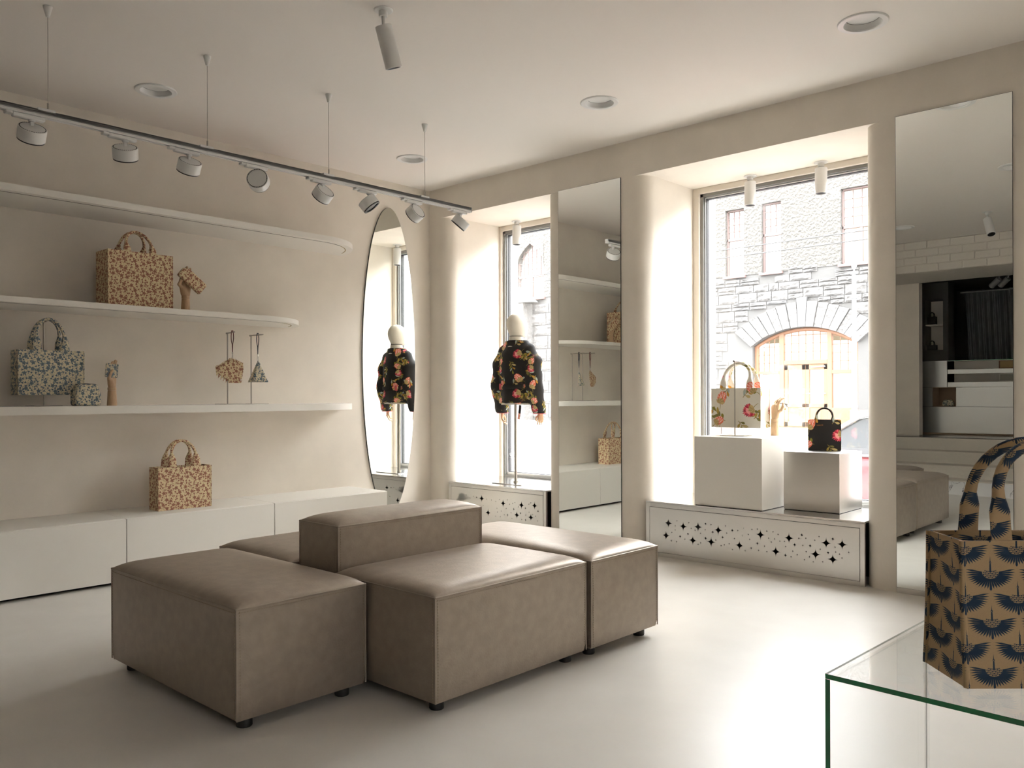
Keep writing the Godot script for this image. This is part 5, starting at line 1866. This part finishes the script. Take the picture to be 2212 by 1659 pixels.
	for k in 2:
		var w := thing("overhead_wire", ["upper of the two thin wires across the street", "lower of the two thin wires across the street"][k], "wire", Vector3.ZERO, 0.0, "overhead wires")
		var pts := []
		for i in 13:
			var u := i / 12.0
			pts.append(Vector3(lerp(-22.0, 10.0, u), 4.53 - k * 0.17 - 0.10 * sin(PI * u) + 0.02 * u, -12.0 - k * 0.05))
		part(w, "cable", tube(pts, 0.011, 6), M.wire_dark)
	build_car()

func build_stones(b: Node3D) -> void:
	var r := RandomNumberGenerator.new()
	r.seed = 11
	var blocks := []
	for k in 6:
		blocks.append(rock(100 + k))
	var put := func(x0: float, x1: float, y0: float, y1: float) -> void:
		var gap := 0.018
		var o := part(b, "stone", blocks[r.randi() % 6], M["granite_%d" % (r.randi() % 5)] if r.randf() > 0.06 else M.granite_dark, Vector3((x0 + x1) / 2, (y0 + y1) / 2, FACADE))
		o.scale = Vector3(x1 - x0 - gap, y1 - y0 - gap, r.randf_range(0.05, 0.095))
	var free := func(x0: float, x1: float, y0: float, y1: float) -> bool:
		# clear of the arch ring and of the windows
		if y1 > 5.68 and ((x1 > -10.12 and x0 < -9.2) or (x1 > -8.64 and x0 < -7.72) or (x1 > -5.70)):
			return false
		if x1 > -8.97 and x0 < -5.03 and y0 < 2.99:
			return false
		for x in [x0, (x0 + x1) / 2, x1]:
			var c := -7.003
			var ring := Vector2(x - c, y0 - 0.4)
			if absf(x - c) < 2.75 and y0 < 0.55 + sqrt(max(0.0, 3.95 * 3.95 - pow((x - c) * 1.18, 2))):
				return false
		return true
	var y := 0.67
	while y < 6.15:
		var h: float = r.randf_range(0.26, 0.42)
		var x := -11.55 + r.randf() * 0.2
		while x < -4.0:
			var l: float = r.randf_range(0.38, 0.85)
			var top_limit: float = 5.66 + 0.34 * sin(x * 2.3) + (0.3 if sin(x * 5.1) > 0.2 else 0.0)
			if r.randf() < 0.42:
				var m: float = y + h * r.randf_range(0.4, 0.6)
				if y + h < top_limit and free.call(x, x + l, y, m):
					put.call(x, x + l, y, m)
				if y + h < top_limit and free.call(x, x + l, m, y + h):
					put.call(x, x + l, m, y + h)
			elif y + h < top_limit and free.call(x, x + l, y, y + h):
				put.call(x, x + l, y, y + h)
			x += l
		y += h
	# ring of wedge stones over the door arch
	var cx := -7.003
	var half := 1.945
	var rise := 0.62
	var R := (half * half + rise * rise) / (2 * rise)
	var cy := 2.99 + rise - R
	var am := asin(half / R)
	var N := 15
	for k in N:
		var a0: float = lerp(-am, am, float(k) / N) * 1.02
		var a1: float = lerp(-am, am, float(k + 1) / N) * 1.02
		var out: float = R + lerp(0.95, 0.72, absf(k - 7.0) / 7.0) + (0.12 if k == 7 else 0.0)
		var q := PackedVector2Array()
		for e in [[R + 0.01, a0 + 0.003], [R + 0.01, a1 - 0.003], [out, a1 - 0.003], [out, a0 + 0.003]]:
			q.append(Vector2(cx + e[0] * sin(e[1] * (1.0 if e[0] < R + 0.1 else 1.12)), cy + e[0] * cos(e[1])))
		if Geometry2D.is_polygon_clockwise(q):
			q.reverse()
		var g := Geo.new()
		plate_into(g, q, 0.2)
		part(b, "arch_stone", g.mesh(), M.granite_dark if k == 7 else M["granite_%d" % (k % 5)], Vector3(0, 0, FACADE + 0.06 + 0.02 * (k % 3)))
	# gabled side entrance seen past the mannequin
	var yy := 0.2
	while yy < 5.35:
		var h: float = r.randf_range(0.42, 0.62)
		var x := -22.2 + r.randf() * 0.3
		while x < -18.3:
			var l: float = r.randf_range(0.7, 1.3)
			put.call(x, x + l, yy, min(yy + h, 5.45))
			x += l
		yy += h
	var gp := PackedVector2Array([Vector2(-21.0, 5.45), Vector2(-19.35, 5.45), Vector2(-20.05, 6.05), Vector2(-20.32, 6.22), Vector2(-20.55, 6.15)])
	var gg := Geo.new()
	plate_into(gg, gp, 0.5)
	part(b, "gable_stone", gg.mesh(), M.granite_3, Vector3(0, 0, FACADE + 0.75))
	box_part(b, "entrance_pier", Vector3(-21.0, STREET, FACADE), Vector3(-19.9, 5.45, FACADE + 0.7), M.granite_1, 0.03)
	for k in 3:
		box_part(b, "entrance_step", Vector3(-22.5, STREET, FACADE), Vector3(-17.5, -0.25 + k * 0.15, FACADE + 1.9 - k * 0.35), M.paving, 0.01)

func build_door(b: Node3D) -> void:
	var d := Node3D.new()
	d.name = "arched_door"
	b.add_child(d)
	var z := FACADE - 0.28
	d.position = Vector3(0, 0, z)
	box_part(d, "room_behind", Vector3(-9.3, -0.1, -1.6), Vector3(-4.7, 3.8, -1.55), M.curtain_warm, 0.0)
	# pleated curtain behind the glass
	var rows := []
	for r in 2:
		var row := []
		for k in 121:
			row.append(Vector3(-8.9 + 3.8 * k / 120.0, 0.0 if r == 0 else 2.85, -0.5 + 0.04 * sin(k * 0.9)))
		rows.append(row)
	var cg := Geo.new()
	cg.grid(rows)
	part(d, "curtain", cg.mesh(), M.curtain_warm)
	var g := Geo.new()
	# curved head and jambs
	var up := []
	for k in 33:
		var x: float = lerp(-8.94, -5.066, k / 32.0)
		up.append(Vector3(x, arch_y(x) - 0.06, 0.03))
	tube_into(g, up, 0.075, 8)
	for q in [[-8.945, 0.0, -8.80, 3.0], [-5.20, 0.0, -5.06, 3.0], [-7.98, 0.0, -7.80, 3.42], [-6.19, 0.0, -6.02, 3.42], [-7.80, 2.28, -6.19, 2.44], [-8.80, 1.94, -7.98, 2.06], [-6.02, 1.92, -5.20, 2.06], [-8.80, 0.0, -7.98, 0.72], [-6.02, 0.0, -5.20, 0.72]]:
		bev_into(g, Vector3(q[0], q[1], -0.06), Vector3(q[2], q[3], 0.09), 0.012)
	part(d, "door_frame", g.mesh(), M.orange_wood)
	for s in [[-7.80, -6.995], [-6.995, -6.19]]:
		var l := Geo.new()
		var x0: float = s[0]
		var x1: float = s[1]
		for q in [[x0, 0.02, x0 + 0.14, 2.27], [x1 - 0.14, 0.02, x1, 2.27], [x0, 2.08, x1, 2.27], [x0, 0.72, x1, 0.86], [x0, 0.02, x1, 0.2]]:
			bev_into(l, Vector3(q[0], q[1], -0.03), Vector3(q[2], q[3], 0.05), 0.01)
		bev_into(l, Vector3(x0 + 0.12, 0.18, -0.02), Vector3(x1 - 0.12, 0.74, 0.02), 0.01)
		for k in 3:
			bev_into(l, Vector3(x0 + 0.22 + k * 0.02, 0.26 + k * 0.02, 0.02), Vector3(x1 - 0.22 - k * 0.02, 0.66 - k * 0.02, 0.024 + k * 0.004), 0.002)
		part(d, "door_leaf", l.mesh(), M.orange_wood)
		box_part(d, "leaf_pane", Vector3(x0 + 0.14, 0.86, -0.004), Vector3(x1 - 0.14, 2.08, 0.004), M.window_glass, 0.0)
		part(d, "push_bar", rod(Vector3(x0 + 0.06, 1.22, 0.1), Vector3(x1 - 0.06, 1.22, 0.1), 0.018, 8), M.car_silver)
		var gr := Geo.new()
		for k in 5:
			gr.box(Vector3(x0 + 0.22 + k * 0.09, 0.88, 0.012), Vector3(x0 + 0.232 + k * 0.09, 1.18, 0.022))
		for k in 3:
			gr.box(Vector3(x0 + 0.2, 0.92 + k * 0.1, 0.012), Vector3(x1 - 0.2, 0.93 + k * 0.1, 0.022))
		part(d, "leaf_grille", gr.mesh(), M.curtain_pale)
	# glazing bars over the doors
	var bars := Geo.new()
	for q in [[-8.80, -7.98, 2.06, 4], [-7.80, -6.19, 2.44, 6], [-6.02, -5.20, 2.06, 3]]:
		var n: int = q[3]
		for k in range(1, n):
			var x: float = lerp(q[0], q[1], float(k) / n)
			bars.box(Vector3(x - 0.012, q[2], 0.0), Vector3(x + 0.012, arch_y(x) - 0.1, 0.03))
		var y: float = q[2] + 0.3
		while y < 3.5:
			var xa: float = q[0]
			var xb: float = q[1]
			for k in 24:
				var x: float = lerp(q[0], q[1], (k + 0.5) / 24.0)
				if arch_y(x) - 0.1 > y:
					bars.box(Vector3(lerp(q[0], q[1], k / 24.0), y - 0.012, 0.0), Vector3(lerp(q[0], q[1], (k + 1) / 24.0), y + 0.012, 0.03))
			y += 0.3
		box_part(d, "fanlight_pane", Vector3(q[0], q[2], 0.004), Vector3(q[1], min(arch_y(q[0]), arch_y(q[1])) + (0.2 if n == 6 else 0.0), 0.01), M.window_glass, 0.0)
	part(d, "glazing_bars", bars.mesh(), M.orange_wood)
	box_part(d, "side_pane", Vector3(-8.80, 0.72, 0.0), Vector3(-7.98, 1.94, 0.008), M.window_glass, 0.0)
	box_part(d, "side_pane", Vector3(-6.02, 0.72, 0.0), Vector3(-5.20, 1.92, 0.008), M.window_glass, 0.0)
	box_part(d, "poster", Vector3(-8.62, 1.42, -0.06), Vector3(-8.12, 1.82, -0.05), M.poster_green, 0.0)
	box_part(d, "poster", Vector3(-8.5, 1.35, -0.05), Vector3(-8.22, 1.6, -0.045), M.poster_red, 0.0)
	box_part(d, "display_print", Vector3(-5.88, 0.9, -0.06), Vector3(-5.32, 1.78, -0.05), M.curtain_pale, 0.0)
	part(d, "door_closer", rod(Vector3(-6.75, 2.17, 0.12), Vector3(-6.25, 2.19, 0.1), 0.025, 8), M.post_grey)

func build_car() -> void:
	var t := thing("parked_car", "red car parked at the kerb behind the steel cube", "car", Vector3(0.0, STREET - 0.12, -4.75))
	var W := 0.88
	# stations along the car: x, hood or belt height, roof height or -1, half width
	var side := [[0.62, 0.42, 0.30], [0.72, 0.66, 0.28], [1.0, 0.86, 0.25], [1.5, 0.96, 0.25], [1.78, 1.0, 0.25], [2.6, 1.04, 0.25], [3.6, 1.07, 0.25], [4.3, 1.05, 0.25], [4.55, 0.96, 0.27], [4.62, 0.6, 0.32]]
	var rows := []
	for s in side:
		var row := []
		var top: float = s[1]
		var bot: float = s[2]
		for q in [[-1.0, bot], [-1.03, lerp(bot, top, 0.35)], [-1.02, lerp(bot, top, 0.7)], [-0.97, lerp(bot, top, 0.93)], [-0.88, top], [0.0, top + 0.03], [0.88, top], [0.97, lerp(bot, top, 0.93)], [1.02, lerp(bot, top, 0.7)], [1.03, lerp(bot, top, 0.35)], [1.0, bot]]:
			row.append(Vector3(s[0], q[1], q[0] * W * (0.9 if s[0] < 0.8 or s[0] > 4.5 else 1.0)))
		rows.append(row)
	var g := Geo.new()
	g.grid(rows)
	g.box(Vector3(0.75, 0.2, -W * 0.9), Vector3(4.5, 0.32, W * 0.9))
	part(t, "body", g.mesh(), M.car_red)
	# roof and glass house
	var roof := [[1.74, 1.0, 0.84], [2.05, 1.24, 0.76], [2.38, 1.45, 0.68], [2.75, 1.535, 0.645], [3.4, 1.545, 0.64], [4.0, 1.49, 0.63], [4.42, 1.2, 0.66], [4.5, 1.05, 0.7]]
	var rr := []
	for s in roof:
		rr.append([Vector3(s[0], s[1] - 0.035, -s[2]), Vector3(s[0], s[1] - 0.005, -s[2] * 0.86), Vector3(s[0], s[1], 0), Vector3(s[0], s[1] - 0.005, s[2] * 0.86), Vector3(s[0], s[1] - 0.035, s[2])])
	var gl := Geo.new()
	gl.grid(rr.slice(0, 3))
	part(t, "windscreen", gl.mesh(), M.car_glass)
	var rf := Geo.new()
	rf.grid(rr.slice(2, 6))
	part(t, "roof", rf.mesh(), M.car_silver)
	var rg := Geo.new()
	rg.grid(rr.slice(5, 8))
	part(t, "rear_glass", rg.mesh(), M.car_glass)
	for s in [-1.0, 1.0]:
		var sg := Geo.new()
		var a := []
		var b := []
		for q in roof:
			a.append(Vector3(q[0], q[1] - 0.04, s * q[2]))
			b.append(Vector3(q[0], 1.0 + 0.03 * (q[0] - 1.74), s * lerp(0.84, 0.84, 0.0)))
		for k in roof.size() - 1:
			if s > 0:
				sg.quad(b[k], b[k + 1], a[k + 1], a[k])
			else:
				sg.quad(a[k], a[k + 1], b[k + 1], b[k])
		part(t, "side_glass", sg.mesh(), M.car_glass)
		part(t, "roof_rail", tube([Vector3(1.74, 1.0, s * 0.85), Vector3(2.05, 1.235, s * 0.77), Vector3(2.38, 1.44, s * 0.69), Vector3(2.75, 1.525, s * 0.655), Vector3(3.4, 1.535, s * 0.65), Vector3(4.0, 1.48, s * 0.64), Vector3(4.45, 1.12, s * 0.69)], 0.022, 8), M.car_silver)
		part(t, "window_post", tube([Vector3(3.02, 1.03, s * 0.846), Vector3(3.05, 1.52, s * 0.652)], 0.026, 8), M.car_black)
		part(t, "belt_strip", tube([Vector3(1.78, 1.01, s * 0.86), Vector3(3.0, 1.05, s * 0.875), Vector3(4.3, 1.065, s * 0.86)], 0.014, 6), M.car_silver)
		var mr := Geo.new()
		bev_into(mr, Vector3(1.86, 0.98, s * 0.98 - 0.1), Vector3(2.02, 1.13, s * 0.98 + 0.1), 0.05)
		part(t, "door_mirror", mr.mesh(), M.car_silver)
		part(t, "door_trim", bev(Vector3(1.7, 0.50, s * 0.905 - 0.012), Vector3(4.0, 0.58, s * 0.905 + 0.012), 0.008), M.car_black)
		part(t, "sill_trim", bev(Vector3(1.5, 0.22, s * 0.885 - 0.012), Vector3(3.9, 0.34, s * 0.885 + 0.012), 0.008), M.car_black)
		for x in [1.35, 3.85]:
			part(t, "wheel", lathe([Vector2(0, -0.1), Vector2(0.2, -0.1), Vector2(0.31, -0.09), Vector2(0.325, 0.0), Vector2(0.31, 0.09), Vector2(0.2, 0.1), Vector2(0, 0.09)], 28), M.car_black, Vector3(x, 0.325, s * 0.80), Vector3(PI / 2, 0, 0))

# ------------------------------------------------------------------ build
func _ready() -> void:
	rng.seed = 7
	set_camera_and_sky()
	make_materials()
	make_cloth()
	build_room()
	build_left_wall()
	build_plinths()
	build_sofa()
	build_fittings()
	build_goods()
	build_mannequin()
	build_street()
